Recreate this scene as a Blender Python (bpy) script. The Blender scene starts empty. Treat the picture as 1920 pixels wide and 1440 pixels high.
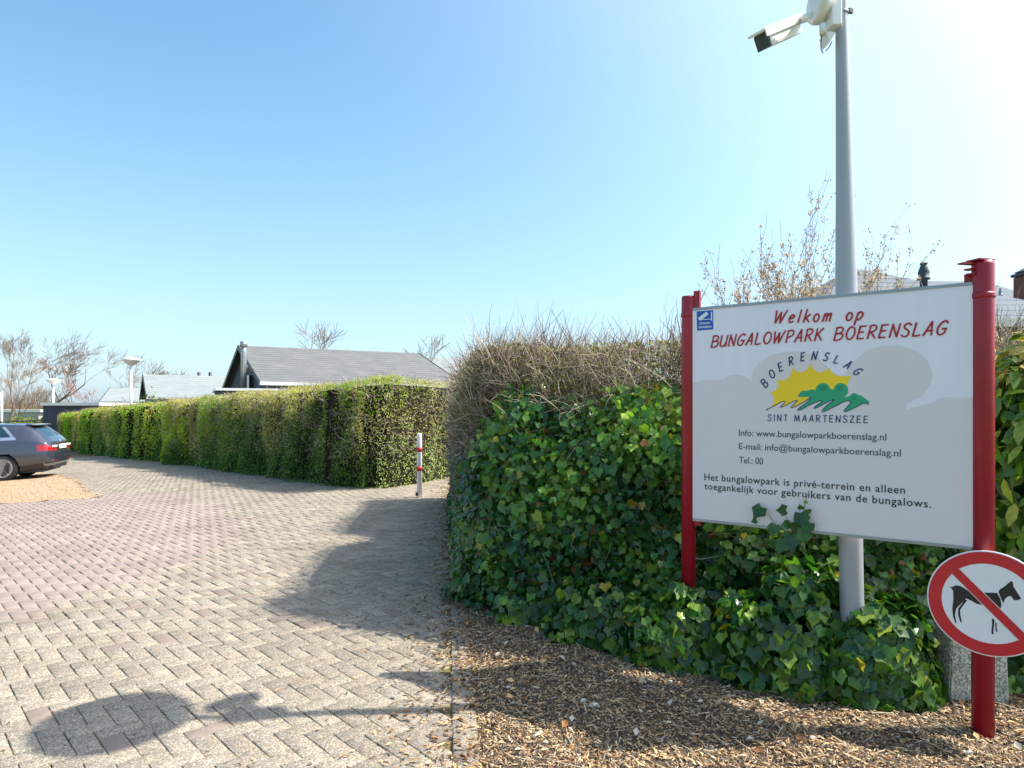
import bpy, bmesh, math, random
import numpy as np
from mathutils import Vector, Matrix, Quaternion
from mathutils.geometry import tessellate_polygon
R = math.radians
rng = np.random.default_rng(7); random.seed(7)
scene = bpy.context.scene
COL = scene.collection
# ------------------------------------------------------------------ camera, light, exposure
H = 1.26            # eye height
F = 1280.0          # focal length in photograph pixels (1920 wide)
HY = 765.0          # horizon row
cam_d = bpy.data.cameras.new('camera'); cam = bpy.data.objects.new('camera', cam_d); COL.objects.link(cam)
cam.location = (0, 0, H); cam.rotation_euler = (R(90), 0, 0)
cam_d.sensor_width = 36; cam_d.lens = 24; cam_d.shift_y = 45/1920; cam_d.clip_end = 3000; cam_d.clip_start = .05
scene.camera = cam
SUNV = Vector((.81, .059, 1)).normalized()
w = bpy.data.worlds.new("World"); scene.world = w; w.use_nodes = True
nt = w.node_tree; bg = nt.nodes['Background']
sky = nt.nodes.new('ShaderNodeTexSky'); sky.sky_type = 'NISHITA'; sky.sun_disc = False
sky.sun_elevation = R(50.9); sky.sun_rotation = R(85.8); sky.altitude = 0
sky.air_density = 1.0; sky.dust_density = 1.2; sky.ozone_density = .6
hs = nt.nodes.new('ShaderNodeHueSaturation'); hs.inputs['Hue'].default_value = .484; hs.inputs['Saturation'].default_value = 1.16
tn = nt.nodes.new('ShaderNodeMix'); tn.data_type = 'RGBA'; tn.blend_type = 'MULTIPLY'; tn.inputs[0].default_value = 1; tn.inputs[7].default_value = (.97, 1.02, 1.09, 1)
nt.links.new(sky.outputs[0], hs.inputs['Color']); nt.links.new(hs.outputs[0], tn.inputs[6]); 
# hazy band towards the horizon all round, and the bright aureole of spring haze about the sun
tcn = nt.nodes.new('ShaderNodeTexCoord'); sz_ = nt.nodes.new('ShaderNodeSeparateXYZ'); nt.links.new(tcn.outputs['Generated'], sz_.inputs[0])
def mth(op, a, b=None, cl=False):
    m_ = nt.nodes.new('ShaderNodeMath'); m_.operation = op; m_.use_clamp = cl
    for i_, v_ in enumerate((a, b)):
        if v_ is None: continue
        if hasattr(v_, 'is_output'): nt.links.new(v_, m_.inputs[i_])
        else: m_.inputs[i_].default_value = v_
    return m_.outputs[0]
hz_ = mth('MULTIPLY', mth('POWER', mth('SUBTRACT', 1.0, mth('ABSOLUTE', sz_.outputs[2]), True), 3.6), .72)
mx_ = nt.nodes.new('ShaderNodeMix'); mx_.data_type = 'RGBA'; nt.links.new(hz_, mx_.inputs[0]); nt.links.new(tn.outputs[2], mx_.inputs[6]); mx_.inputs[7].default_value = (2.4, 3.5, 4.4, 1)
dt_ = nt.nodes.new('ShaderNodeVectorMath'); dt_.operation = 'DOT_PRODUCT'; nt.links.new(tcn.outputs['Generated'], dt_.inputs[0]); dt_.inputs[1].default_value = SUNV
gl_ = mth('MULTIPLY', mth('POWER', mth('MAXIMUM', dt_.outputs['Value'], 0.0), 3.2), 7.0)
gc_ = nt.nodes.new('ShaderNodeMix'); gc_.data_type = 'RGBA'; gc_.blend_type = 'ADD'; gc_.inputs[0].default_value = 1; nt.links.new(mx_.outputs[2], gc_.inputs[6])
gv_ = nt.nodes.new('ShaderNodeCombineColor'); nt.links.new(gl_, gv_.inputs[0]); nt.links.new(mth('MULTIPLY', gl_, .96), gv_.inputs[1]); nt.links.new(mth('MULTIPLY', gl_, .9), gv_.inputs[2]); nt.links.new(gv_.outputs[0], gc_.inputs[7])
nt.links.new(gc_.outputs[2], bg.inputs[0]); bg.inputs[1].default_value = .130
sd = bpy.data.lights.new('sun', 'SUN'); sd.energy = 5.0; sd.angle = R(.55); sd.color = (1, .93, .82)
so = bpy.data.objects.new('sun', sd); COL.objects.link(so); so.rotation_euler = SUNV.to_track_quat('Z', 'Y').to_euler()
scene.view_settings.view_transform = 'Standard'; scene.view_settings.look = 'None'
scene.view_settings.exposure = 0.88; scene.view_settings.gamma = 1; scene.view_settings.use_curve_mapping = False

# ------------------------------------------------------------------ helpers
def lin(r, g, b):
    f = lambda c: (c/255/12.92) if c/255 <= .04045 else ((c/255+.055)/1.055)**2.4
    return (f(r), f(g), f(b), 1)
def g(x, y):                       # ground height, falls gently to the left
    t = np.clip(-np.asarray(x, float)-2, -20, 22)
    return -.045*np.log1p(np.exp(2*t))/2
def gf(x, y): return float(g(x, y))
def px(x, y, depth):               # photograph pixel at a depth -> world point
    return Vector(((x-960)/F*depth, depth, H+(HY-y)/F*depth))
def tag(o, label=None, cat=None, group=None, kind=None):
    if label: o['label'] = label
    if cat: o['category'] = cat
    if group: o['group'] = group
    if kind: o['kind'] = kind
    return o
def empty(name, loc=(0, 0, 0), rz=0, **k):
    o = bpy.data.objects.new(name, None); COL.objects.link(o); o.location = loc; o.rotation_euler = (0, 0, rz)
    o.empty_display_size = .1
    return tag(o, **k)
def link(name, me, mat=None, parent=None, loc=None, world=True, **k):
    o = bpy.data.objects.new(name, me); COL.objects.link(o)
    if mat is not None and not me.materials: me.materials.append(mat)
    if parent is not None:
        o.parent = parent
        if world: o.matrix_parent_inverse = MW[parent.name].inverted() if parent.name in MW else wm(parent).inverted()
    if loc is not None: o.location = loc
    return tag(o, **k)
MW = {}
def wm(o):
    m = o.matrix_basis.copy()
    if o.parent: m = wm(o.parent) @ o.matrix_parent_inverse @ m
    return m
def npmesh(name, V, Fs, cols=None, smooth=False):
    """V (n,3); Fs list of int arrays (m,k); cols (n,4)"""
    me = bpy.data.meshes.new(name)
    V = np.asarray(V, np.float32)
    if not isinstance(Fs, list): Fs = [Fs]
    Fs = [np.asarray(f, np.int32) for f in Fs if len(f)]
    me.vertices.add(len(V)); me.vertices.foreach_set('co', V.ravel())
    nl = sum(f.size for f in Fs); npol = sum(len(f) for f in Fs)
    me.loops.add(nl); me.loops.foreach_set('vertex_index', np.concatenate([f.ravel() for f in Fs]))
    me.polygons.add(npol)
    tot = np.concatenate([np.full(len(f), f.shape[1]) for f in Fs]).astype(np.int32)
    st = np.concatenate([[0], np.cumsum(tot)[:-1]]).astype(np.int32)
    me.polygons.foreach_set('loop_start', st); me.polygons.foreach_set('loop_total', tot)
    if smooth: me.polygons.foreach_set('use_smooth', np.ones(npol, bool))
    if cols is not None:
        a = me.attributes.new('tint', 'FLOAT_COLOR', 'POINT'); a.data.foreach_set('color', np.asarray(cols, np.float32).ravel())
    me.update(calc_edges=True); me.validate()
    return me
def inst(tv, tf, Rm, pos, sc, col=None):
    """instances of a template baked into arrays. Rm (N,3,3) columns=axes"""
    tv = np.asarray(tv, float); N = len(pos)
    sc = np.asarray(sc, float); sc = sc[:, None] if sc.ndim == 1 else sc
    v = tv[None]*sc[:, None, :] if sc.shape[1] in (1, 3) else tv[None]
    V = np.einsum('nij,nvj->nvi', Rm, v)+np.asarray(pos)[:, None, :]
    off = (np.arange(N)*len(tv))[:, None, None]
    Fa = (np.asarray(tf)[None]+off).reshape(-1, np.asarray(tf).shape[1])
    C = None if col is None else np.repeat(np.asarray(col), len(tv), 0)
    return V.reshape(-1, 3), Fa, C
def frames(n, t):
    """rotation matrices with z=n, y~t"""
    n = n/np.linalg.norm(n, axis=1, keepdims=True)
    y = t-(t*n).sum(1, keepdims=True)*n; y /= np.linalg.norm(y, axis=1, keepdims=True)+1e-9
    x = np.cross(y, n)
    return np.stack([x, y, n], 2)
def segs(P0, P1, R0, R1, cols=None, k=3):
    P0, P1 = np.asarray(P0, float), np.asarray(P1, float); R0, R1 = np.asarray(R0, float), np.asarray(R1, float)
    d = P1-P0; d /= np.linalg.norm(d, axis=1, keepdims=True)+1e-9
    up = np.where(np.abs(d[:, 2:3]) > .9, [[1., 0, 0]], [[0, 0, 1.]])
    a = np.cross(d, up); a /= np.linalg.norm(a, axis=1, keepdims=True); b = np.cross(d, a)
    N = len(P0); V = np.zeros((N, 2*k, 3))
    for i in range(k):
        th = 2*math.pi*i/k; o = a*math.cos(th)+b*math.sin(th)
        V[:, i] = P0+o*R0[:, None]; V[:, k+i] = P1+o*R1[:, None]
    q = np.array([[i, (i+1) % k, k+(i+1) % k, k+i] for i in range(k)])
    Fq = (q[None]+(np.arange(N)*2*k)[:, None, None]).reshape(-1, 4)
    C = None if cols is None else np.repeat(np.asarray(cols), 2*k, 0)
    return V.reshape(-1, 3), Fq, C
def cat(parts):
    """merge (V,F,C) lists with faces of possibly different size"""
    V, Fd, C, o = [], {}, [], 0
    for v, f, c in parts:
        V.append(v); f = np.asarray(f); Fd.setdefault(f.shape[1], []).append(f+o); o += len(v)
        if c is not None: C.append(c)
    return np.concatenate(V), [np.concatenate(x) for x in Fd.values()], (np.concatenate(C) if C else None)

class MB:
    """collects simple solids into one mesh"""
    def __init__(s): s.bm = bmesh.new()
    def box(s, c, size, rz=0, bev=0, M=None):
        r = bmesh.ops.create_cube(s.bm, size=1)['verts']
        T = Matrix.Translation(c) @ (M if M is not None else Matrix.Rotation(rz, 4, 'Z')) @ Matrix.Diagonal((*size, 1))
        bmesh.ops.transform(s.bm, matrix=T, verts=r)
        if bev:
            es = list({e for v in r for e in v.link_edges})
            bmesh.ops.bevel(s.bm, geom=es, offset=bev, segments=2, affect='EDGES', profile=.6)
        return s
    def tube(s, pts, rad, k=12, caps=True):
        n = len(pts); rad = rad if hasattr(rad, '__len__') else [rad]*n
        rings = []; pts = [Vector(p) for p in pts]
        prev = None
        for i, p in enumerate(pts):
            d = (pts[min(i+1, n-1)]-pts[max(i-1, 0)]).normalized()
            a = d.orthogonal().normalized() if prev is None else (prev-d*prev.dot(d)).normalized()
            prev = a; b = d.cross(a)
            rings.append([s.bm.verts.new(p+(a*math.cos(2*math.pi*j/k)+b*math.sin(2*math.pi*j/k))*rad[i]) for j in range(k)])
        for i in range(n-1):
            for j in range(k):
                f = s.bm.faces.new((rings[i][j], rings[i][(j+1) % k], rings[i+1][(j+1) % k], rings[i+1][j])); f.smooth = True
        if caps:
            s.bm.faces.new(rings[0][::-1]); s.bm.faces.new(rings[-1])
        return s
    def lathe(s, prof, M=Matrix(), k=32):
        rings = [[s.bm.verts.new(M @ Vector((r*math.cos(2*math.pi*j/k), r*math.sin(2*math.pi*j/k), z))) for j in range(k)] for r, z in prof]
        for i in range(len(prof)-1):
            for j in range(k):
                f = s.bm.faces.new((rings[i][j], rings[i][(j+1) % k], rings[i+1][(j+1) % k], rings[i+1][j])); f.smooth = True
        if prof[0][0] > 1e-4: s.bm.faces.new(rings[0][::-1])
        if prof[-1][0] > 1e-4: s.bm.faces.new(rings[-1])
        return s
    def poly(s, vs, faces):
        bv = [s.bm.verts.new(v) for v in vs]
        for f in faces: s.bm.faces.new([bv[i] for i in f])
        return s
    def build(s, name, mat, parent=None, **k):
        bmesh.ops.recalc_face_normals(s.bm, faces=s.bm.faces)
        me = bpy.data.meshes.new(name); s.bm.to_mesh(me); s.bm.free()
        return link(name, me, mat, parent, **k)

# ------------------------------------------------------------------ materials
def newmat(name):
    m = bpy.data.materials.new(name); m.use_nodes = True
    return m, m.node_tree, m.node_tree.nodes['Principled BSDF']
def N(nt, t, **k):
    n = nt.nodes.new(t)
    for a, b in k.items(): setattr(n, a, b)
    return n
def noise(nt, scale, detail=4, rough=.6, vec=None):
    n = N(nt, 'ShaderNodeTexNoise'); n.inputs['Scale'].default_value = scale; n.inputs['Detail'].default_value = detail
    n.inputs['Roughness'].default_value = rough
    if vec is not None: nt.links.new(vec, n.inputs['Vector'])
    return n
def ramp(nt, fac, stops):
    r = N(nt, 'ShaderNodeValToRGB'); e = r.color_ramp.elements
    while len(e) < len(stops): e.new(.5)
    for i, (p, c) in enumerate(stops): e[i].position = p; e[i].color = c
    nt.links.new(fac, r.inputs[0]); return r.outputs[0]
def mixc(nt, mode, fac, a, b):
    m = N(nt, 'ShaderNodeMix', data_type='RGBA', blend_type=mode)
    for s, v in ((0, fac), (6, a), (7, b)):
        if hasattr(v, 'is_output'): nt.links.new(v, m.inputs[s])
        else: m.inputs[s].default_value = v
    return m.outputs[2]
def posn(nt): return N(nt, 'ShaderNodeNewGeometry').outputs['Position']
def bump(nt, bs, h, strength=.3, dist=.01):
    b = N(nt, 'ShaderNodeBump'); b.inputs['Strength'].default_value = strength; b.inputs['Distance'].default_value = dist
    nt.links.new(h, b.inputs['Height']); nt.links.new(b.outputs[0], bs.inputs['Normal'])
def gray(v): return (v, v, v, 1)
def simple(name, c, rough=.5, metal=0, var=.12, scale=6, bmp=0, bscale=60, spec=.5, coat=0):
    m, nt, bs = newmat(name); p = posn(nt)
    n = noise(nt, scale, 5, .65, p)
    v = ramp(nt, n.outputs[0], [(.3, gray(1-var)), (.7, gray(1+var))])
    col = mixc(nt, 'MULTIPLY', 1.0, (*c[:3], 1), v); nt.links.new(col, bs.inputs['Base Color'])
    bs.inputs['Roughness'].default_value = rough; bs.inputs['Metallic'].default_value = metal
    bs.inputs['Specular IOR Level'].default_value = spec; bs.inputs['Coat Weight'].default_value = coat
    if bmp: bump(nt, bs, noise(nt, bscale, 5, .6, p).outputs[0], bmp, .01)
    return m
def leafmat(name, rough=.38, trans=.35, tcol=(1.25, 1.5, .45, 1), spec=.5, vscale=18):
    m, nt, bs = newmat(name)
    at = N(nt, 'ShaderNodeAttribute', attribute_name='tint')
    n = noise(nt, vscale, 3, .6, posn(nt)); v = ramp(nt, n.outputs[0], [(.3, gray(.75)), (.7, gray(1.25))])
    c = mixc(nt, 'MULTIPLY', 1.0, at.outputs['Color'], v); nt.links.new(c, bs.inputs['Base Color'])
    bs.inputs['Roughness'].default_value = rough; bs.inputs['Specular IOR Level'].default_value = spec
    tr = N(nt, 'ShaderNodeBsdfTranslucent'); tc = mixc(nt, 'MULTIPLY', 1.0, c, tcol)
    nt.links.new(tc, tr.inputs[0])
    ms = N(nt, 'ShaderNodeMixShader'); ms.inputs[0].default_value = trans
    nt.links.new(bs.outputs[0], ms.inputs[1]); nt.links.new(tr.outputs[0], ms.inputs[2])
    nt.links.new(ms.outputs[0], nt.nodes['Material Output'].inputs[0])
    return m
def tintmat(name, rough=.85, var=.2, scale=40, bmp=0):
    m, nt, bs = newmat(name)
    at = N(nt, 'ShaderNodeAttribute', attribute_name='tint'); p = posn(nt)
    v = ramp(nt, noise(nt, scale, 4, .6, p).outputs[0], [(.3, gray(1-var)), (.7, gray(1+var))])
    nt.links.new(mixc(nt, 'MULTIPLY', 1.0, at.outputs['Color'], v), bs.inputs['Base Color'])
    bs.inputs['Roughness'].default_value = rough; bs.inputs['Specular IOR Level'].default_value = .3
    if bmp: bump(nt, bs, noise(nt, scale*2, 4, .6, p).outputs[0], bmp, .01)
    return m
M = {}
M['leaf'] = leafmat('glossy_leaf', .3, .36, spec=.6, vscale=45)
M['buds'] = leafmat('bud', .6, .4, (1.1, 1.05, .9, 1), .3)
M['leaf_small'] = leafmat('small_leaf', .5, .55, spec=.4)
M['bark'] = tintmat('bark', .9)
M['chips'] = tintmat('wood_chip', .9, .25, 120)
M['red'] = simple('red_paint', lin(152, 18, 40), .38, 0, .17, 7, .06, 160)
M['red2'] = simple('red_reflective_film', lin(198, 32, 42), .4, 0, .06, 8)
M['redtext'] = simple('red_letter_film', lin(170, 10, 26), .4, 0, .03, 8)
M['navy'] = simple('navy_letter_film', lin(20, 26, 100), .4, 0, .03, 8)
M['darktext'] = simple('dark_letter_film', lin(48, 50, 66), .45, 0, .03, 8)
M['blacktext'] = simple('black_letter_film', lin(26, 28, 36), .45, 0, .03, 8)
M['yellow'] = simple('yellow_film', lin(250, 208, 22), .45, 0, .04, 8)
M['green'] = simple('green_film', lin(34, 158, 112), .45, 0, .04, 8)
M['greend'] = simple('dark_green_film', lin(10, 136, 100), .45, 0, .04, 8)
M['greyfilm'] = simple('warm_grey_film', lin(221, 212, 213), .45, 0, .02, 3)
M['blue'] = simple('blue_film', lin(14, 82, 180), .35, 0, .03, 8)
M['white'] = simple('white_paint', lin(232, 232, 232), .4, 0, .05, 5)
M['dirtywhite'] = simple('aged_white_plastic', lin(222, 220, 214), .45, 0, .1, 14)
M['black'] = simple('black_film', lin(34, 32, 36), .4, 0, .05, 8)
M['alu'] = simple('aluminium', lin(150, 155, 160), .4, .7, .1, 10)
M['polegrey'] = simple('grey_pole_paint', lin(160, 163, 168), .42, .15, .06, 2.5, .04, 40)
M['dark'] = simple('dark_paint', lin(40, 42, 46), .5, 0, .1, 6)
M['concrete'] = None

# white panel with faint weathering
m, nt, bs = newmat('sign_panel'); p = posn(nt)
mp = N(nt, 'ShaderNodeMapping'); mp.inputs['Scale'].default_value = (6, 6, .7); nt.links.new(p, mp.inputs[0])
v = ramp(nt, noise(nt, 3, 6, .6, mp.outputs[0]).outputs[0], [(.25, lin(230, 224, 234)), (.75, lin(237, 231, 239))])
nt.links.new(v, bs.inputs['Base Color']); bs.inputs['Roughness'].default_value = .33; M['panel'] = m
# concrete with aggregate
def aggregate(name, c1, c2, c3, sc=160, rough=.9):
    m, nt, bs = newmat(name); p = posn(nt)
    vo = N(nt, 'ShaderNodeTexVoronoi'); vo.inputs['Scale'].default_value = sc; nt.links.new(p, vo.inputs['Vector'])
    sp = N(nt, 'ShaderNodeSeparateColor'); nt.links.new(vo.outputs['Color'], sp.inputs[0])
    c = ramp(nt, sp.outputs[0], [(.1, c1), (.5, c2), (.9, c3)])
    big = ramp(nt, noise(nt, 4, 5, .6, p).outputs[0], [(.3, gray(.72)), (.7, gray(1.12))])
    nt.links.new(mixc(nt, 'MULTIPLY', 1.0, c, big), bs.inputs['Base Color'])
    bs.inputs['Roughness'].default_value = rough
    bump(nt, bs, vo.outputs['Distance'], .5, .004)
    return m
M['concrete'] = aggregate('aggregate_concrete', lin(120, 122, 108), lin(165, 166, 152), lin(205, 203, 190), 150)
# pavers: tint colour, alpha = amount of exposed aggregate
m, nt, bs = newmat('paver'); p = posn(nt)
at = N(nt, 'ShaderNodeAttribute', attribute_name='tint')
vo = N(nt, 'ShaderNodeTexVoronoi'); vo.inputs['Scale'].default_value = 215; nt.links.new(p, vo.inputs['Vector'])
sp = N(nt, 'ShaderNodeSeparateColor'); nt.links.new(vo.outputs['Color'], sp.inputs[0])
speck = ramp(nt, sp.outputs[0], [(0, gray(.5)), (.25, gray(.82)), (.7, gray(1.02)), (.9, gray(1.75))])
hue = ramp(nt, sp.outputs[1], [(.2, (1.06, .97, .9, 1)), (.6, (1, 1, 1, 1)), (.9, (.95, 1.0, 1.06, 1))])
speck = mixc(nt, 'MULTIPLY', 1.0, speck, hue)
spk = mixc(nt, 'MIX', at.outputs['Alpha'], gray(1.0), speck)
c = mixc(nt, 'MULTIPLY', 1.0, at.outputs['Color'], spk)
big = ramp(nt, noise(nt, 1.3, 6, .65, p).outputs[0], [(.28, (.76, .75, .73, 1)), (.5, (.98, .98, .98, 1)), (.74, (1.1, 1.1, 1.1, 1))])
c = mixc(nt, 'MULTIPLY', 1.0, c, big)
mid = ramp(nt, noise(nt, 22, 5, .7, p).outputs[0], [(.3, gray(.88)), (.7, gray(1.1))])
c = mixc(nt, 'MULTIPLY', 1.0, c, mid)
# lichen and moss wear on the surface
ms_ = ramp(nt, noise(nt, 5, 6, .75, p).outputs[0], [(.60, gray(0)), (.78, gray(.45))])
c = mixc(nt, 'MIX', ms_, c, lin(140, 138, 96))
nt.links.new(c, bs.inputs['Base Color']); bs.inputs['Roughness'].default_value = .88; bs.inputs['Specular IOR Level'].default_value = .3
bump(nt, bs, vo.outputs['Distance'], .45, .003); M['paver'] = m
# joint bed: sand, dirt, moss
m, nt, bs = newmat('joint_sand_and_moss'); p = posn(nt)
c = ramp(nt, noise(nt, 9, 6, .7, p).outputs[0], [(.3, lin(70, 62, 50)), (.45, lin(112, 100, 74)), (.6, lin(118, 116, 66)), (.75, lin(124, 130, 62))])
f = ramp(nt, noise(nt, 160, 3, .7, p).outputs[0], [(.3, gray(.55)), (.7, gray(1.3))])
nt.links.new(mixc(nt, 'MULTIPLY', 1.0, c, f), bs.inputs['Base Color']); bs.inputs['Roughness'].default_value = 1
bump(nt, bs, noise(nt, 200, 3, .6, p).outputs[0], .8, .006); M['joint'] = m
# soil under mulch
m, nt, bs = newmat('mulch_soil'); p = posn(nt)
c = ramp(nt, noise(nt, 90, 5, .75, p).outputs[0], [(.3, lin(52, 43, 35)), (.5, lin(94, 80, 64)), (.72, lin(150, 130, 104))])
nt.links.new(c, bs.inputs['Base Color']); bs.inputs['Roughness'].default_value = 1
bump(nt, bs, noise(nt, 110, 4, .7, p).outputs[0], 1, .02); M['soil'] = m
# orange gravel
m, nt, bs = newmat('orange_gravel'); p = posn(nt)
c = ramp(nt, noise(nt, 1.2, 6, .7, p).outputs[0], [(.3, lin(166, 140, 108)), (.5, lin(174, 148, 118)), (.7, lin(172, 150, 130))])
f = ramp(nt, noise(nt, 70, 4, .8, p).outputs[0], [(.3, gray(.68)), (.7, gray(1.2))])
nt.links.new(mixc(nt, 'MULTIPLY', 1.0, c, f), bs.inputs['Base Color']); bs.inputs['Roughness'].default_value = 1
bump(nt, bs, noise(nt, 80, 4, .7, p).outputs[0], .8, .02); M['gravel'] = m
# grass/soil ground
m, nt, bs = newmat('ground_soil'); p = posn(nt)
c = ramp(nt, noise(nt, .6, 8, .7, p).outputs[0], [(.3, lin(82, 74, 50)), (.5, lin(90, 100, 50)), (.7, lin(112, 118, 66))])
nt.links.new(c, bs.inputs['Base Color']); bs.inputs['Roughness'].default_value = 1; M['ground'] = m
M['core'] = simple('hedge_shade', (.022, .020, .012), 1, 0, .6, 22, .9, 30, .1)  # near-black colour standing in for the shade inside the hedges
# roofs
def roofmat(name, a, b):
    m, nt, bs = newmat(name); p = posn(nt)
    c = ramp(nt, noise(nt, 1.6, 7, .7, p).outputs[0], [(.25, a), (.75, b)])
    f = ramp(nt, noise(nt, 30, 4, .7, p).outputs[0], [(.3, gray(.8)), (.7, gray(1.15))])
    nt.links.new(mixc(nt, 'MULTIPLY', 1.0, c, f), bs.inputs['Base Color']); bs.inputs['Roughness'].default_value = .9
    return m
M['roof'] = roofmat('grey_shingle', lin(88, 91, 93), lin(112, 113, 112))
M['roof2'] = roofmat('pale_grey_shingle', lin(116, 124, 126), lin(140, 146, 146))
M['roof3'] = roofmat('blue_grey_shingle', lin(84, 94, 104), lin(104, 113, 120))
M['cladding'] = simple('dark_blue_grey_cladding', lin(58, 62, 78), .7, 0, .12, 3)
M['glass'] = simple('dark_window_glass', (.012, .018, .022), .06, 0, .05, 2)
M['brick'] = simple('chimney_brick', lin(110, 70, 55), .9, 0, .25, 12)

# ------------------------------------------------------------------ ground
def grid_sheet(xs, ys, zf, inside=None):
    X, Y = np.meshgrid(xs, ys); Z = zf(X, Y); V = np.stack([X, Y, Z], 2).reshape(-1, 3)
    nx, ny = len(xs), len(ys); i = np.arange(nx-1)[None]+np.arange(ny-1)[:, None]*nx; i = i.ravel()
    Fq = np.stack([i, i+1, i+nx+1, i+nx], 1)
    if inside is not None:
        c = V[Fq].mean(1); Fq = Fq[inside(c[:, 0], c[:, 1])]
    return V, Fq
xs = np.concatenate([[-1500, -600, -250, -120, -70, -45], np.linspace(-32, 4, 73), [8, 14, 25, 45, 90, 200, 600, 1500]])
ys = np.concatenate([[-200, -50, -15, -5, 0], np.linspace(1, 40, 40), [50, 65, 90, 150, 300, 700, 1500, 2500]])
V, Fq = grid_sheet(xs, ys, lambda x, y: g(x, y)-.05)
link('ground', npmesh('ground', V, Fq, smooth=True), M['ground'], kind='structure')

def inpoly(poly, x, y):
    x, y = np.asarray(x, float), np.asarray(y, float); r = np.zeros(x.shape, bool); n = len(poly)
    for i in range(n):
        x0, y0 = poly[i]; x1, y1 = poly[(i+1) % n]
        if y0 == y1: continue
        c = ((y0 > y) != (y1 > y)) & (x < (x1-x0)*(y-y0)/(y1-y0)+x0); r ^= c
    return r
def E(y): return -.209-.093*(y-2.39)                 # right-hand edge of the paving
GRAVEL = [(-6.75, 11.25), (-8.3, 13.2), (-9.3, 14.7), (-11.4, 17.2), (-16, 21), (-30, 24), (-30, 9.6), (-12, 10.6), (-8.4, 10.95)]
HEDGE = [(-2.14, 10.54), (-6.97, 16.5), (-11.3, 21.5), (-20.3, 32), (-27, 40)]     # far hedge front line
ROAD = [(E(.6), .6), (E(11.2), 11.2), (4, 19), (2.6, 21)] + [(-.6, 13.4)] + [(x+.15, y+.3) for x, y in HEDGE] + [(-40, 44), (-40, 30), (-14, 9), (-4.6, 3.2), (-3.2, .6)]
V, Fq = grid_sheet(np.linspace(-40, 4, 177), np.linspace(.5, 44, 175), lambda x, y: g(x, y)-.0085, lambda x, y: inpoly(ROAD, x, y) | (inpoly([(p[0]+.2, p[1]) for p in ROAD], x, y) & (x > -3)&(y<10)))
V[:, 0] = np.minimum(V[:, 0], np.where(V[:, 1] < 11, E(V[:, 1])+.1, 99))
road = link('road', npmesh('road', V, Fq, smooth=True), M['joint'], kind='structure')

# --- pavers, two-to-one herringbone laid at about 45 degrees
a = .084; ang = R(43); u = np.array([math.cos(ang), math.sin(ang)]); v_ = np.array([math.sin(ang), -math.cos(ang)])
K = 520
I, J = np.meshgrid(np.arange(-K, K), np.arange(-K, K), indexing='ij'); T = (I-J) % 4
cells = []
for t, horiz in ((0, True), (3, False)):
    s = T == t; i, j = I[s].astype(float), J[s].astype(float)
    cx, cy = (i+1, j+.5) if horiz else (i+.5, j+1)
    wx = (cx*a)[:, None]*u+(cy*a)[:, None]*v_
    cells.append(np.column_stack([wx, np.full(len(wx), 0 if horiz else 1)]))
cells = np.concatenate(cells); cells[:, 0] += -6; cells[:, 1] += 14
X, Y = cells[:, 0], cells[:, 1]
keep = inpoly(ROAD, X, Y) & ~inpoly(GRAVEL, X, Y) & (X < E(Y)+.0) & (Y > .7) & (X > -.98*Y-1.0) & (Y < 27)
cells = cells[keep]; X, Y = cells[:, 0], cells[:, 1]; n = len(cells)
# zone of smooth pinkish pavers
PINK = [(-12, 5.6), (-4.3, 3.9), (-3.16, 4.05), (-3.0, 4.6), (-2.8, 5.35), (-2.7, 6.0), (-2.65, 6.6), (-3.0, 7.6), (-3.9, 9.3), (-5.6, 11.5), (-7, 11.9), (-30, 12)]
pink = inpoly(PINK, X+rng.normal(0, .06, n), Y+rng.normal(0, .06, n))
base = np.array(lin(139, 131, 118))[:3]; pk = np.array(lin(143, 130, 122))[:3]; pur = np.array(lin(130, 118, 108))[:3]
far = np.clip((Y-9)/8, 0, 1)[:, None]
tc = base[None]*(1+rng.normal(0, .075, (n, 1)))*(1+rng.normal(0, .012, (n, 3))); al = np.full(n, .95)
tc[pink] = pk*(1+rng.normal(0, .05, (pink.sum(), 1))); al[pink] = .22
odd = (~pink) & (rng.random(n) < .024); tc[odd] = pur*(1+rng.normal(0, .05, (odd.sum(), 1))); al[odd] = .15
col = np.column_stack([tc, al])
def paver_template(L, W, h=.05, b=.006):
    o = [(-L, -W), (L, -W), (L, W), (-L, W)]
    V = [(x, y, -h) for x, y in o]+[(x, y, -b*.8) for x, y in o]+[(x-math.copysign(b, x), y-math.copysign(b, y), 0) for x, y in o]
    Fq = []
    for k in range(4):
        Fq += [(k, (k+1) % 4, 4+(k+1) % 4, 4+k), (4+k, 4+(k+1) % 4, 8+(k+1) % 4, 8+k)]
    Fq.append((8, 9, 10, 11)); return V, Fq
PT, PF = paver_template(.084-.0015, .042-.0015, .05, .003)
base_ang = np.where(cells[:, 2] == 0, ang, ang-math.pi/2)+rng.normal(0, .006, n)
tilt = rng.normal(0, .006, (n, 2)); zz = g(X, Y)+np.clip(rng.normal(0, .0013, n), -.003, .003)
nv = np.column_stack([tilt[:, 0], tilt[:, 1], np.ones(n)])
tv = np.column_stack([-np.sin(base_ang), np.cos(base_ang), np.zeros(n)])
RM = frames(nv, tv); POS = np.column_stack([X, Y, zz])
sx, sy = 960+X/Y*F, HY+(H-zz)/Y*F
infr = (sx > -15) & (sx < 1900) & (sy < 1450)
score = np.where(infr, 1/Y, 0); top = np.argsort(-score)[:300]; rest = np.setdiff1d(np.arange(n), top)
V, Fa, C = inst(PT, PF, RM[rest], POS[rest], np.ones(len(rest)), col[rest])
link('paver_field', npmesh('paver_field', V, Fa, C), M['paver'], road, kind='stuff')
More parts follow.
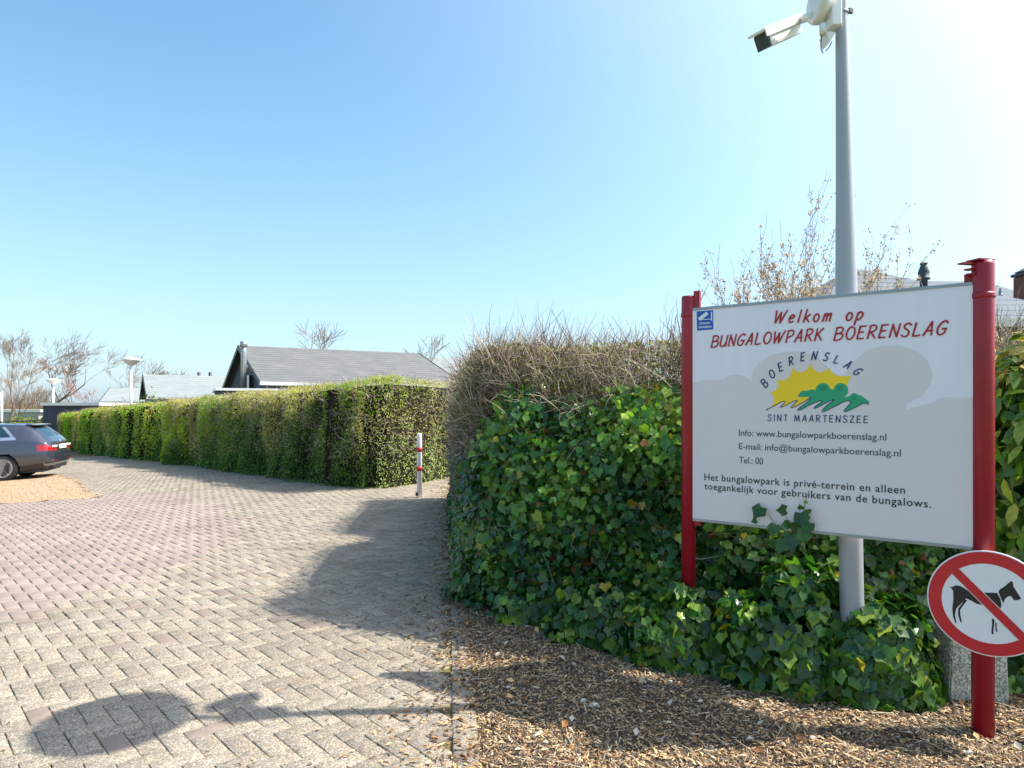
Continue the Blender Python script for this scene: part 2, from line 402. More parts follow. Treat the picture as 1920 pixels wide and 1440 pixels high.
# shared meshes by colour bucket
var = {}
def paver_mesh(k):
    if k not in var:
        c = {0: base*1.0, 1: base*1.08, 2: base*.92, 3: base*.88, 4: pur, 5: pk, 6: base*1.1}[k]
        var[k] = npmesh('paver', PT, np.array(PF), np.tile([*c, .95 if k in (0, 1, 2, 3, 6) else .2], (12, 1))); var[k].materials.append(M['paver'])
    return var[k]
for t in top:
    k = 5 if pink[t] else (4 if odd[t] else random.choice((0, 0, 1, 2, 3, 6)))
    o = bpy.data.objects.new('paver', paver_mesh(k)); COL.objects.link(o); o.parent = road
    o.matrix_basis = Matrix.Translation(POS[t]) @ Matrix(RM[t].tolist()).to_4x4()
# --- edging stones down the mulch side
y = 1.0; k = 0; em = []
EV, EF = paver_template(.15-.002, .05-.002, .08, .006)
ed = math.atan2(1, -.093)
ebs = [npmesh('edging_stone', EV, np.array(EF), np.tile([*(base*f), .9], (12, 1))) for f in (.86, .78, .93)]
while y < 11:
    x = E(y+.15)+.05
    o = bpy.data.objects.new('edging_stone', random.choice(ebs)); COL.objects.link(o); o.parent = road
    if not o.data.materials: o.data.materials.append(M['paver'])
    o.matrix_basis = Matrix.Translation((x, y+.15, gf(x, y)+.006+random.uniform(-.0015, .0015))) @ Matrix.Rotation(ed+random.uniform(-.01, .01), 4, 'Z')
    y += .302
# --- gravel patch
gx = [p[0] for p in GRAVEL]
V, Fq = grid_sheet(np.linspace(-30, -6.7, 100), np.linspace(9.5, 24.2, 90), lambda x, y: g(x, y)+.004+.012*np.sin(x*2.1)*np.sin(y*1.7+1)*0, lambda x, y: inpoly(GRAVEL, x, y))
grav = link('gravel_patch', npmesh('gravel_patch', V, Fq, smooth=True), M['gravel'], kind='structure')
nn = 9000; gxx = rng.uniform(-16, -6.6, nn*2); gyy = rng.uniform(10.5, 20, nn*2); s = inpoly(GRAVEL, gxx, gyy); gxx, gyy = gxx[s], gyy[s]; nn = len(gxx)
TET = [(-.5, -.35, 0), (.5, -.3, 0), (0, .55, 0), (0, 0, .5)]; TETF = [(0, 1, 3), (1, 2, 3), (2, 0, 3), (0, 2, 1)]
th = rng.uniform(0, 6.28, nn); RMg = frames(np.tile([0, 0, 1.], (nn, 1)), np.column_stack([np.cos(th), np.sin(th), th*0]))
cg = np.array(lin(172, 144, 114))[:3]*rng.uniform(.5, 1.3, (nn, 1)); cg = np.column_stack([cg, np.ones(nn)])
V, Fa, C = inst(TET, TETF, RMg, np.column_stack([gxx, gyy, g(gxx, gyy)+.004]), rng.uniform(.01, .032, nn), cg)
link('gravel_stones', npmesh('gravel_stones', V, Fa, C), M['chips'], kind='stuff', parent=grav)

# ------------------------------------------------------------------ mulch bed
def hash2(x, y, f, s): return np.sin(x*f+s*1.7)*np.cos(y*f*1.13-s)+.5*np.sin(x*f*2.3+y*f*1.9+s*3)
def mz(x, y):
    e = np.clip((x-(E(y)+.08))/.35, 0, 1)
    return g(x, y)-.012+.035*e+.010*hash2(x, y, 5, 1)*e+.006*hash2(x, y, 13, 2)*e
V, Fq = grid_sheet(np.linspace(-1.3, 5, 180), np.linspace(.8, 11.5, 260), lambda x, y: mz(x, y), lambda x, y: x > E(y)+.085)
bed = link('mulch_bed', npmesh('mulch_bed', V, Fq, smooth=True), M['soil'], kind='structure')
def chips(n, xr, yr, lo, hi, cond=None, lift=.012):
    x = rng.uniform(*xr, n); y = rng.uniform(*yr, n)
    s = x > E(y)+.03+.05*hash2(x, y, 9, 3)*(y < 3.6)-.08*(y > 3.6)+rng.normal(0, .03, n)
    if cond is not None: s &= cond(x, y)
    x, y = x[s], y[s]; n = len(x)
    nrm = np.column_stack([rng.normal(0, .45, n), rng.normal(0, .45, n), np.ones(n)]); th = rng.uniform(0, 6.28, n)
    L = rng.uniform(lo, hi, n)*rng.choice([.5, 1, 1, 1.6], n)
    W = np.minimum(rng.uniform(.1, .5, n)*L, rng.uniform(.0018, .007, n)); Tt = rng.uniform(.001, .003, n)
    pal = np.array([lin(192, 162, 122)[:3], lin(164, 134, 98)[:3], lin(214, 190, 152)[:3], lin(112, 92, 72)[:3], lin(80, 66, 56)[:3], lin(152, 144, 132)[:3], lin(176, 142, 104)[:3]])
    c = pal[rng.choice(7, n, p=[.19, .19, .12, .17, .12, .13, .08])]*rng.uniform(.65, 1.08, (n, 1))
    BX = [(-.5, -.5, -.5), (.5, -.35, -.5), (.5, .35, -.5), (-.5, .5, -.5), (-.42, -.4, .5), (.46, -.2, .5), (.4, .3, .5), (-.5, .3, .5)]
    BF = [(4, 5, 6, 7), (0, 1, 5, 4), (1, 2, 6, 5), (2, 3, 7, 6), (3, 0, 4, 7)]
    # instance with local x along the length
    tdir = np.column_stack([np.cos(th), np.sin(th), rng.normal(0, .2, n)])
    Rm = frames(nrm, tdir)
    z = mz(x, y)+rng.uniform(0, 1, n)**1.5*lift
    return inst(BX, BF, Rm, np.column_stack([x, y, z]), np.column_stack([W, L, Tt]), np.column_stack([c, np.ones(n)]))
parts = [chips(100000, (-.45, 3.4), (1.7, 4.6), .007, .024), chips(12000, (-.45, 3.4), (1.7, 4.5), .02, .04), chips(900, (-.4, 3.2), (1.8, 4.5), .04, .09, lift=.02)]
V, Fs, C = cat(parts)
link('wood_chips', npmesh('wood_chips', V, Fs, C), M['chips'], bed, kind='stuff')
n = 260; x = rng.uniform(-.1, 3, n); y = rng.uniform(1.9, 3.9, n); d = rng.normal(0, 1, (n, 3)); d[:, 2] *= .06
sk_c = np.array([lin(150, 128, 104), lin(104, 86, 70), lin(186, 170, 146)])[rng.choice(3, n)]
p0_ = np.column_stack([x, y, mz(x, y)+.016]); d /= np.linalg.norm(d, axis=1, keepdims=True); L_ = rng.uniform(.04, .17, n)[:, None]; p1_ = p0_+d*L_*.5; p2_ = p1_+(d+rng.normal(0, .25, (n, 3))*[1, 1, .2])*L_*.5
rr_ = rng.uniform(.0012, .003, n)
V, Fq, C = segs(np.concatenate([p0_, p1_]), np.concatenate([p1_, p2_]), np.concatenate([rr_, rr_*.9]), np.concatenate([rr_*.9, rr_*.6]), np.concatenate([sk_c, sk_c]), 5)
link('fallen_twigs', npmesh('fallen_twigs', V, Fq, C), M['chips'], bed, kind='stuff')
n = 420; x = rng.uniform(-.1, 3, n); y = rng.uniform(1.9, 4.2, n); nrm = np.column_stack([rng.normal(0, .4, (n, 2)), np.ones(n)])
c = np.array([lin(150, 104, 66), lin(112, 78, 54), lin(186, 176, 160), lin(196, 160, 110)])[rng.choice(4, n)]*[1, 1, 1, 1]
V, Fa, C = inst([(0, -.5, 0), (.3, -.05, .14), (0, .5, .05), (-.3, -.05, .12), (0, 0, -.02)], [(0, 1, 4), (1, 2, 4), (2, 3, 4), (3, 0, 4)], frames(nrm, rng.normal(0, 1, (n, 3))), np.column_stack([x, y, mz(x, y)+.016]), rng.uniform(.018, .05, n), c)
link('fallen_leaves', npmesh('fallen_leaves', V, Fa, C), M['chips'], bed, kind='stuff')
for x, y, r_, c_ in ((.30, 2.86, .022, 1), (.335, 2.80, .03, 0), (-.02, 3.05, .016, 0), (1.1, 2.5, .018, 1), (.7, 3.02, .014, 0), (1.62, 2.42, .016, 0), (.12, 2.5, .015, 1), (2.02, 2.35, .02, 0)):
    mb = MB(); rr0 = bmesh.ops.create_icosphere(mb.bm, subdivisions=2, radius=r_*.55)['verts']
    for v in rr0: v.co = Vector((v.co.x*1.3, v.co.y, v.co.z*.6))*(1+.25*math.sin(v.co.x*190+v.co.y*130)); v.co += Vector((x, y, float(mz(x, y))+.012))
    mb.build('stone', M['concrete'], bed)
# litter on the paving close to the bed: chips, dry leaves
LEAF4 = [(0, -.5, 0), (.26, -.05, .07), (0, .5, .03), (-.26, -.05, .07), (0, 0, -.01)]; LEAF4F = [(0, 1, 4), (1, 2, 4), (2, 3, 4), (3, 0, 4)]
n = 5200; y = rng.uniform(1.8, 11, n); x = E(y)+.1-rng.exponential(.11, n)
nrm = np.column_stack([rng.normal(0, .3, (n, 2)), np.ones(n)]); tt = rng.normal(0, 1, (n, 3)); tt[:, 2] *= .1
pal = np.array([lin(170, 130, 86)[:3], lin(120, 86, 56)[:3], lin(196, 166, 120)[:3], lin(90, 70, 50)[:3]])
c = pal[rng.choice(4, n)]*rng.uniform(.7, 1.2, (n, 1))
V, Fa, C = inst(LEAF4, LEAF4F, frames(nrm, tt), np.column_stack([x, y, g(x, y)+.004+rng.uniform(0, .006, n)]), np.column_stack([rng.uniform(.01, .03, n), rng.uniform(.012, .045, n), rng.uniform(.02, .05, n)]), np.column_stack([c, np.ones(n)]))
n = 500; y = rng.uniform(1.9, 9, n); x = E(y)-rng.exponential(.9, n)
nrm = np.column_stack([rng.normal(0, .3, (n, 2)), np.ones(n)]); tt = rng.normal(0, 1, (n, 3))
c = pal[rng.choice(4, n)]*rng.uniform(.5, 1.1, (n, 1))
p2 = inst(LEAF4, LEAF4F, frames(nrm, tt), np.column_stack([x, y, g(x, y)+.004]), np.column_stack([rng.uniform(.008, .02, n), rng.uniform(.01, .025, n), rng.uniform(.02, .05, n)]), np.column_stack([c, np.ones(n)]))
V, Fs, C = cat([(V, Fa, C), p2])
link('leaf_litter', npmesh('leaf_litter', V, Fs, C), M['chips'], kind='stuff')
# moss tufts along joints
n = 9000; sel = rng.choice(np.where((Y < 9) & (X > -6))[0], n)
side = rng.integers(0, 4, n); al_ = rng.uniform(-1, 1, n)
ca, sa = np.cos(base_ang[sel]), np.sin(base_ang[sel])
lx = np.where(side < 2, al_*.084, np.where(side == 2, .084, -.084)); ly = np.where(side == 0, .042, np.where(side == 1, -.042, al_*.042))
mx = X[sel]+lx*ca-ly*sa; my = Y[sel]+lx*sa+ly*ca
dens = hash2(mx, my, 2.2, 4)+hash2(mx, my, 7, 1)*.6 > .1
mx, my = mx[dens], my[dens]; ok = mx < E(my)+.1; mx, my = mx[ok], my[ok]; n = len(mx)
nrm = np.column_stack([rng.normal(0, .3, (n, 2)), np.ones(n)]); tt = rng.normal(0, 1, (n, 3))
c = np.array(lin(106, 110, 52))[:3]*rng.uniform(.5, 1.2, (n, 1))
V, Fa, C = inst(TET, TETF, frames(nrm, tt), np.column_stack([mx, my, g(mx, my)-.007]), np.column_stack([rng.uniform(.006, .014, n), rng.uniform(.008, .03, n), rng.uniform(.008, .022, n)]), np.column_stack([c, np.ones(n)]))
link('joint_moss', npmesh('joint_moss', V, Fa, C), M['chips'], road, kind='stuff')

# ------------------------------------------------------------------ foliage tools
IV = [(0, 0, -.03)]; half = [(0, -.3, 0), (.3, -.44, .04), (.42, -.16, .07), (.5, .06, .03), (.27, .26, .06), (0, .6, -.06)]
IV += half+[(-x, y, z) for x, y, z in half[1:-1]][::-1]
IVF = [(0, i, i+1) for i in range(1, 10)]+[(0, 10, 1)]
LAU = [(0, -.5, 0), (.17, -.25, .05), (.2, .1, .05), (0, .55, -.05), (-.2, .1, .05), (-.17, -.25, .05), (0, -.2, -.01), (0, .15, 0)]
LAUF = [(0, 1, 6, 5), (1, 2, 7, 6), (5, 6, 7, 4), (2, 3, 4, 7)]
def polyline(pts):
    P = np.array(pts, float); d = np.diff(P, axis=0); L = np.linalg.norm(d, axis=1); S = np.concatenate([[0], np.cumsum(L)])
    def at(s):
        s = np.clip(s, 0, S[-1]-1e-6); i = np.clip(np.searchsorted(S, s, side='right')-1, 0, len(L)-1)
        f = (s-S[i])/L[i]; p = P[i]+d[i]*f[:, None]; t = d[i]/L[i][:, None]
        return p, t
    return at, S[-1]
def prism(path, z0, z1, zf=None, name='core'):
    """closed vertical prism following plan polygon"""
    mb = MB(); nP = len(path)
    lo = [(x, y, (gf(x, y) if zf is None else 0)+z0) for x, y in path]; hi = [(x, y, z1(x, y) if callable(z1) else z1+gf(x, y)) for x, y in path]
    tris = [tuple(t) for t in tessellate_polygon([[Vector((x, y, 0)) for x, y in path]])]
    mb.poly(lo+hi, [(i, (i+1) % nP, nP+(i+1) % nP, nP+i) for i in range(nP)]+[tuple(nP+k for k in t) for t in tris])
    return mb

# ------------------------------------------------------------------ near hedge (ivy over a bare-twigged hedge)
# front path: side face (far to near), rounded corner, then front face to the right
NH = [(.35, 9.72), (-.7, 9.66), (-.9, 9.5), (-.92, 9.2), (-.86, 8.6), (-.76, 7.4), (-.62, 6.1), (-.5, 5.2), (-.42, 4.7), (-.33, 4.38), (-.14, 4.16), (.2, 4.02), (.62, 3.82), (1.0, 3.58), (1.4, 3.36), (1.9, 3.28), (2.5, 3.36), (3.2, 3.5), (4.4, 3.7)]
at, LN = polyline(NH)
def arc_to(yy):
    S_ = 0
    for i in range(2, len(NH)-1):
        if NH[i+1][1] <= yy: break
    S_ = sum(math.dist(NH[k], NH[k+1]) for k in range(i)); f_ = (NH[i][1]-yy)/(NH[i][1]-NH[i+1][1])
    return S_+f_*math.dist(NH[i], NH[i+1])
SC = arc_to(4.16); DIP = arc_to(6.67)   # arc lengths of the corner and of the thin patch
hedge = empty('ivy_hedge', (.6, 4.4, 0), label='tall hedge with bare twigs on top and dark ivy below behind the welcome sign', cat='hedge')
core = [(.2, 9.5), (-.65, 9.45), (-.74, 9.2), (-.70, 8.6), (-.6, 7.4)]+[(-.56, 7.0), (-.53, 6.8), (-.5, 6.5), (-.47, 6.3), (-.46, 6.1), (-.34, 5.2)]+[(-.24, 4.78), (-.1, 4.48), (.28, 4.3), (.7, 4.1), (1.1, 3.86), (1.5, 3.66), (1.9, 3.58), (2.5, 3.66), (3.2, 3.8), (4.4, 4.0), (4.4, 5.3), (2.5, 5.2), (1.2, 5.5), (.5, 6), (.42, 6.3), (.41, 6.5), (.4, 6.8), (.4, 7), (.3, 8)]
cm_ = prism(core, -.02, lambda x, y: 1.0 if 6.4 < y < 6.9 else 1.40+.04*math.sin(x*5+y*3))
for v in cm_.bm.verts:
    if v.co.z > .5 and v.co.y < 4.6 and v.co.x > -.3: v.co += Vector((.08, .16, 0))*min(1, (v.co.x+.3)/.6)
cm_.build('shade_core', M['core'], hedge)  # solid dark core added behind the leaves, interior shade put into its colour
def htop(s): return 1.69+.04*np.sin(s*2.3)+.03*np.sin(s*5.1+1)-.55*np.exp(-((s-DIP)/.28)**2)
def outward(t): return np.column_stack([-t[:, 1], t[:, 0]])*-1   # right-hand normal... fixed below
def lean_back(s, h): return .09*np.clip(h/1.3, 0, 1.25)*np.clip((s-SC+.1)/1.0, 0, 1)
def surf(s, h, depth):
    p, t = at(s); nrm = np.column_stack([t[:, 1], -t[:, 0]])
    # path runs toward camera then right: outward is to the left of... ensure it faces away from (1,6)
    depth = np.asarray(depth)
    c = np.array([[1.0, 7.0]]); sg = np.sign(((p-c)*nrm).sum(1)); nrm = nrm*sg[:, None]
    fr_ = np.clip((s-SC+.8)/.6, .35, 1); bul = (.07*hash2(s*1.0, h*1.4, 2.1, 3)+.045*hash2(s, h, 6.5, 5)+.02*hash2(s, h, 15, 2))*fr_-.05*(fr_ < .5)
    roundt = np.clip((h-(htop(s)-.3))/.3, 0, 1)**2*.16       # rounds off at the top
    foot = np.clip((.22-h)/.22, 0, 1)*.04
    ledge = .16*np.clip((s-SC+.2)/.6, 0, 1)/(1+np.exp((h-ivy_top(s)+.06)*14))-lean_back(s, h)+.05*hash2(s*1.3, h*1.7, 4.2, 9)*(s > SC-.4)
    q = p+nrm*(bul-roundt-depth+foot+ledge-.06)[:, None]
    return np.column_stack([q, h+g(q[:, 0], q[:, 1])]), np.column_stack([nrm, np.zeros(len(s))])
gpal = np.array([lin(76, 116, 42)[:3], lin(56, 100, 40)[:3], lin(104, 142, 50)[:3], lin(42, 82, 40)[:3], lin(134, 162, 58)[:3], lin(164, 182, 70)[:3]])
def ivy_top(s):     # height where ivy cover ends
    front = np.clip((s-SC+.5)/.55, 0, 1)
    return (.72+.62*front)+.05*np.sin(s*3.3)+.05*np.sin(s*8.1+2)
def ivy(n, s0, s1, size=(.045, .08), dmax=.1, top=None, hmin=0):
    s = rng.uniform(s0, s1, n); hh = rng.uniform(hmin, 1, n)**1.05*1.4
    it = ivy_top(s) if top is None else top(s)
    keep = hh < it+rng.normal(0, .05, n); s, hh = s[keep], hh[keep]; n = len(s)
    dep = rng.uniform(0, 1, n)*dmax; spr = rng.random(n) < .09; dep = np.where(spr & (s > SC-.5), -rng.uniform(.0, .09, n), dep)
    P, nr = surf(s, hh, dep)
    up = rng.uniform(-.1, 1.3, n)
    nn = nr+np.column_stack([rng.normal(0, .42, (n, 2)), up+rng.normal(0, .3, n)])
    tt = np.column_stack([rng.normal(0, .5, (n, 2)), -np.ones(n)+rng.normal(0, .45, n)])
    size_ = rng.uniform(*size, n)*rng.choice([.65, 1, 1, 1.2], n)
    # colour: patches of yellow-green, darker low
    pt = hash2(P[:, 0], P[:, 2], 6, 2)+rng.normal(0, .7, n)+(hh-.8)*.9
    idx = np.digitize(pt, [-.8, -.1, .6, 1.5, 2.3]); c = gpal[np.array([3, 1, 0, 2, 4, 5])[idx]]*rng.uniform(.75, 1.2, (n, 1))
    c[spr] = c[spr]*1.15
    yl = rng.random(n) < .022; c[yl] = np.array(lin(176, 160, 40))[:3]*rng.uniform(.6, 1.1, (yl.sum(), 1))
    bz = rng.random(n) < .02; c[bz] = np.array(lin(120, 72, 40))[:3]
    return P, nn, tt, size_, c
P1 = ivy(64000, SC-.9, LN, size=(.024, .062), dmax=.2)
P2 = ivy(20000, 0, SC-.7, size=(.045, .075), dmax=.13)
# ivy skirt spilling around the pole foot and the left post
def blob(n, cx, cy, rx, ry, hz, size=(.035, .08)):
    n = int(n*1.5)
    th = rng.uniform(0, 6.28, n); ph = np.arccos(rng.uniform(0, 1, n)); k = rng.uniform(.75, 1.0, n)
    d = np.column_stack([np.cos(th)*np.sin(ph), np.sin(th)*np.sin(ph), np.cos(ph)]); k = k*(1+.14*hash2(d[:, 0]*rx+cx, d[:, 2]*hz+cy, 9, 3))
    P = np.column_stack([cx+d[:, 0]*rx*k, cy+d[:, 1]*ry*k, d[:, 2]*hz*k+.01])
    nn = d/np.array([[rx, ry, hz]])**1*.3+rng.normal(0, .35, (n, 3)); tt = np.column_stack([d[:, :2]*.6+rng.normal(0, .4, (n, 2)), -np.ones(n)*.8])
    c = gpal[rng.choice([0, 1, 1, 2, 3, 3, 4], n)]*rng.uniform(.7, 1.15, (n, 1)); yl = rng.random(n) < .02; c[yl] = np.array(lin(170, 150, 40))[:3]
    return P, nn, tt, rng.uniform(*size, n), c
B = [blob(1500, 1.36, 3.12, .44, .24, .52), blob(1100, 1.60, 2.93, .26, .17, .42), blob(1200, .86, 3.36, .34, .22, .40), blob(700, .55, 3.66, .4, .22, .34), blob(500, 1.15, 3.2, .26, .2, .34), blob(420, 1.3, 3.02, .16, .14, .2), blob(500, 2.35, 3.12, .35, .16, .42), blob(300, .15, 3.98, .3, .12, .22)]
allp = [np.concatenate(z) for z in zip(P1, P2, *B)]
P, nn, tt, sz, c = allp
RMl = frames(nn, tt)
sx = 960+P[:, 0]/P[:, 1]*F; sy = HY+(H-P[:, 2])/P[:, 1]*F
vis = (sx > 840) & (sx < 1900) & (sy < 1330) & ((nn*np.column_stack([-P[:, 0], -P[:, 1], H-P[:, 2]])).sum(1) > 0)
# outermost leaves only: shallow ones
facing = np.abs((nn/np.linalg.norm(nn, axis=1, keepdims=True)*(-P+np.array([0, 0, H]))/np.linalg.norm(P-np.array([0, 0, H]), axis=1, keepdims=True)).sum(1))
near_rank = np.where(vis, sz/P[:, 1]*facing, 0)
# favour those that lie in front of their neighbours (coarse screen buckets)
bk = (np.floor(sx/26)*1000+np.floor(sy/26)).astype(int); order = np.argsort(P[:, 1]); first = np.zeros(len(P), bool)
_, fi = np.unique(bk[order], return_index=True); first[order[fi]] = True
near_rank = np.where(first, near_rank, near_rank*.2)
top = np.argsort(-near_rank)[:300]; rest = np.setdiff1d(np.arange(len(P)), top)
col4 = np.column_stack([c, np.ones(len(c))])
lobes = rest
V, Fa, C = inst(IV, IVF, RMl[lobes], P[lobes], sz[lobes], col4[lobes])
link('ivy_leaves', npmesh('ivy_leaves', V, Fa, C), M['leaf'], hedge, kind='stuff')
lm = []
for k in range(6):
    me = npmesh('leaf', IV, np.array(IVF), np.tile([*gpal[k], 1], (11, 1))); me.materials.append(M['leaf']); lm.append(me)
hi = wm(hedge).inverted()
for t in top:
    k = int(np.argmin(((gpal-c[t])**2).sum(1)))
    o = bpy.data.objects.new('leaf', lm[k]); COL.objects.link(o); o.parent = hedge
    o.matrix_basis = hi @ Matrix.Translation(P[t]) @ Matrix(RMl[t].tolist()).to_4x4() @ Matrix.Scale(float(sz[t]), 4)
# ivy stems
def wig(starts, dirs, L, k, r0, jit, grav=0, cols=None):
    P0, P1_, R0, R1, Cc = [], [], [], [], []
    p = starts.copy(); d = dirs/np.linalg.norm(dirs, axis=1, keepdims=True); n = len(p)
    for i in range(k):
        d = d+rng.normal(0, jit, (n, 3)); d[:, 2] += grav; d /= np.linalg.norm(d, axis=1, keepdims=True)
        q = p+d*(L/k)[:, None]; P0.append(p); P1_.append(q); R0.append(r0*(1-.75*i/k)); R1.append(r0*(1-.75*(i+1)/k)); p = q
        if cols is not None: Cc.append(cols)
    return np.concatenate(P0), np.concatenate(P1_), np.concatenate(R0), np.concatenate(R1), (np.concatenate(Cc) if cols is not None else None)
tw = np.array([lin(166, 150, 130)[:3], lin(128, 112, 100)[:3], lin(200, 188, 170)[:3], lin(96, 80, 70)[:3], lin(150, 136, 120)[:3]])
def twigs(n, s0, s1, h0, h1, L, r, updir, out, jit=.18, grav=0, dmax=.2):
    s = rng.uniform(s0, s1, n); hh = rng.uniform(h0, h1, n); Pp, nr = surf(s, np.minimum(hh, htop(s)+.03), rng.uniform(-.03, dmax, n))
    if h0 > .9:
        k_ = (hh > ivy_top(s)-.04) | (s < SC-.5) | (rng.random(n) < .06); s, hh, Pp, nr = s[k_], hh[k_], Pp[k_], nr[k_]; n = len(s)
    d = nr*out+rng.normal(0, .55, (n, 3)); d[:, 2] = rng.normal(updir, .45, n)
    cc = np.column_stack([tw[rng.choice(5, n)]*rng.uniform(.7, 1.15, (n, 1)), np.ones(n)])
    a_ = wig(Pp, d, rng.uniform(*L, n), 3, rng.uniform(*r, n), jit, grav, cc)
    return a_
A = [twigs(7000, SC-.5, LN, .95, 1.66, (.05, .2), (.0012, .0026), .5, .25, .3),
     twigs(9000, SC-.6, LN, 1.0, 1.60, (.08, .25), (.0015, .003), .3, .1, .3, dmax=.5),
     twigs(9000, SC-.6, LN, 1.3, 1.64, (.08, .22), (.0015, .003), .4, .1, .3, dmax=1.0),
     twigs(900, SC-.5, LN, 1.2, 1.60, (.15, .42), (.002, .0042), 1.0, .3),
     twigs(1300, SC-.8, LN, 1.50, 1.69, (.1, .32), (.0016, .003), 1.3, .05, dmax=.7),
     twigs(5200, 0, SC-.3, .5, 1.66, (.06, .2), (.0015, .003), .6, .35),
     twigs(1600, 0, SC, 1.35, 1.66, (.1, .25), (.002, .004), 1.0, .1, dmax=.6),
     twigs(600, SC-.6, LN, .05, 1.1, (.1, .3), (.001, .0024), -.2, .15, .35, dmax=.12)]
A = [np.concatenate(z) for z in zip(*A)]
V, Fq, C = segs(*A)
link('bare_twigs', npmesh('bare_twigs', V, Fq, C), M['bark'], hedge, kind='stuff')
# small buds, leftover dry leaves and fresh small leaves in the twiggy zone
n = 100000; s = np.concatenate([rng.uniform(SC-.6, LN, n//2), rng.uniform(0, SC-.3, n//2)]); hh = np.minimum(rng.uniform(.5, 1.0, n)**.6*1.68, htop(s)-.01)
keep = (hh > ivy_top(s)-.25) | (s < SC-.6); s, hh = s[keep], hh[keep]; n = len(s)
Pp, nr = surf(s, hh, np.where(rng.random(n) < .45, rng.uniform(-.01, .3, n), np.where(hh > 1.35, rng.uniform(.1, .95, n), .2)))
pal = np.array([lin(124, 134, 72)[:3], lin(144, 122, 100)[:3], lin(96, 118, 60)[:3], lin(172, 150, 122)[:3], lin(150, 168, 82)[:3], lin(112, 94, 78)[:3]])
pp = np.array([.18, .24, .16, .18, .08, .16])
c = pal[rng.choice(6, n, p=pp)]*rng.uniform(.65, 1.1, (n, 1)); gs = (s < SC-.2) & (rng.random(n) < .4); c[gs] = pal[2]*rng.uniform(.7, 1.3, (gs.sum(), 1))
V, Fa, C = inst(LEAF4, LEAF4F, frames(nr+rng.normal(0, .8, (n, 3)), rng.normal(0, 1, (n, 3))), Pp, rng.uniform(.014, .032, n), np.column_stack([c, np.ones(n)]))
link('small_leaves', npmesh('small_leaves', V, Fa, C), M['leaf_small'], hedge, kind='stuff')

# laurel hedge at the right edge of the frame
lh = empty('laurel_shrub', (2.8, 3.3, 0), label='glossy long-leaved laurel shrub at the right edge behind the red post', cat='shrub')
n = 5200; th = rng.uniform(0, 6.28, n); ph = np.arccos(rng.uniform(-.9, 1, n)); d = np.column_stack([np.cos(th)*np.sin(ph), np.sin(th)*np.sin(ph), np.cos(ph)])
k = rng.uniform(.72, 1.03, n)
P = np.column_stack([2.8+np.sign(d[:, 0])*np.abs(d[:, 0])**.8*.62*k, 3.26+d[:, 1]*.4*k, .86+np.sign(d[:, 2])*np.abs(d[:, 2])**.75*.84*k])
c = gpal[rng.choice([0, 2, 4, 2, 0, 5, 1], n)]*rng.uniform(.75, 1.2, (n, 1)); hi_ = P[:, 2] > 1.35; dry = hi_ & (rng.random(n) < .5); c[dry] = np.array(lin(190, 165, 95))[:3]*rng.uniform(.7, 1.1, (dry.sum(), 1))
V, Fa, C = inst(LAU, LAUF, frames(d+rng.normal(0, .4, (n, 3))+[0, 0, .4], d+rng.normal(0, .5, (n, 3))+[0, 0, -.6]), P, rng.uniform(.07, .12, n), np.column_stack([c, np.ones(n)]))
link('foliage', npmesh('foliage', V, Fa, C), M['leaf'], lh, kind='stuff')
st = rng.normal(0, .12, (30, 3)); st[:, 0] += 2.8; st[:, 1] += 3.3; st[:, 2] = 0; dd = rng.normal(0, .35, (30, 3)); dd[:, 2] = 1
a_ = wig(st, dd, rng.uniform(.9, 1.5, 30), 5, rng.uniform(.006, .014, 30), .12, 0, np.tile([*tw[3], 1], (30, 1)))
V, Fq, C = segs(*a_, k=5); link('stem', npmesh('stem', V, Fq, C), M['bark'], lh)

# ------------------------------------------------------------------ far clipped hedge
fh = empty('clipped_hedge', (-6, 15.5, gf(-6, 15)), label='long clipped hedge in uneven blocks of green and brown running back along the road', cat='hedge')
atf, LF = polyline([(3.4, 20.6), (-.2, 14.0), (-1.35, 11.7), (-1.75, 11.0), (-2.05, 10.72)]+[(-2.45, 10.85)]+HEDGE[1:])
L0 = 0
PF_ = [(3.4, 20.6), (-.2, 14.0), (-1.35, 11.7), (-1.75, 11.0), (-2.05, 10.72), (-2.45, 10.85)]
L0 = sum(math.dist(PF_[i], PF_[i+1]) for i in range(5))
def fheight(s):
    t = np.clip((s-L0)/25, -.2, 1.3)
    return 1.66+.07*(s < L0+1.4)+.25*np.clip(t, 0, 1)**.7+.035*np.sin(s*1.9)+.025*np.sin(s*4.7+1)
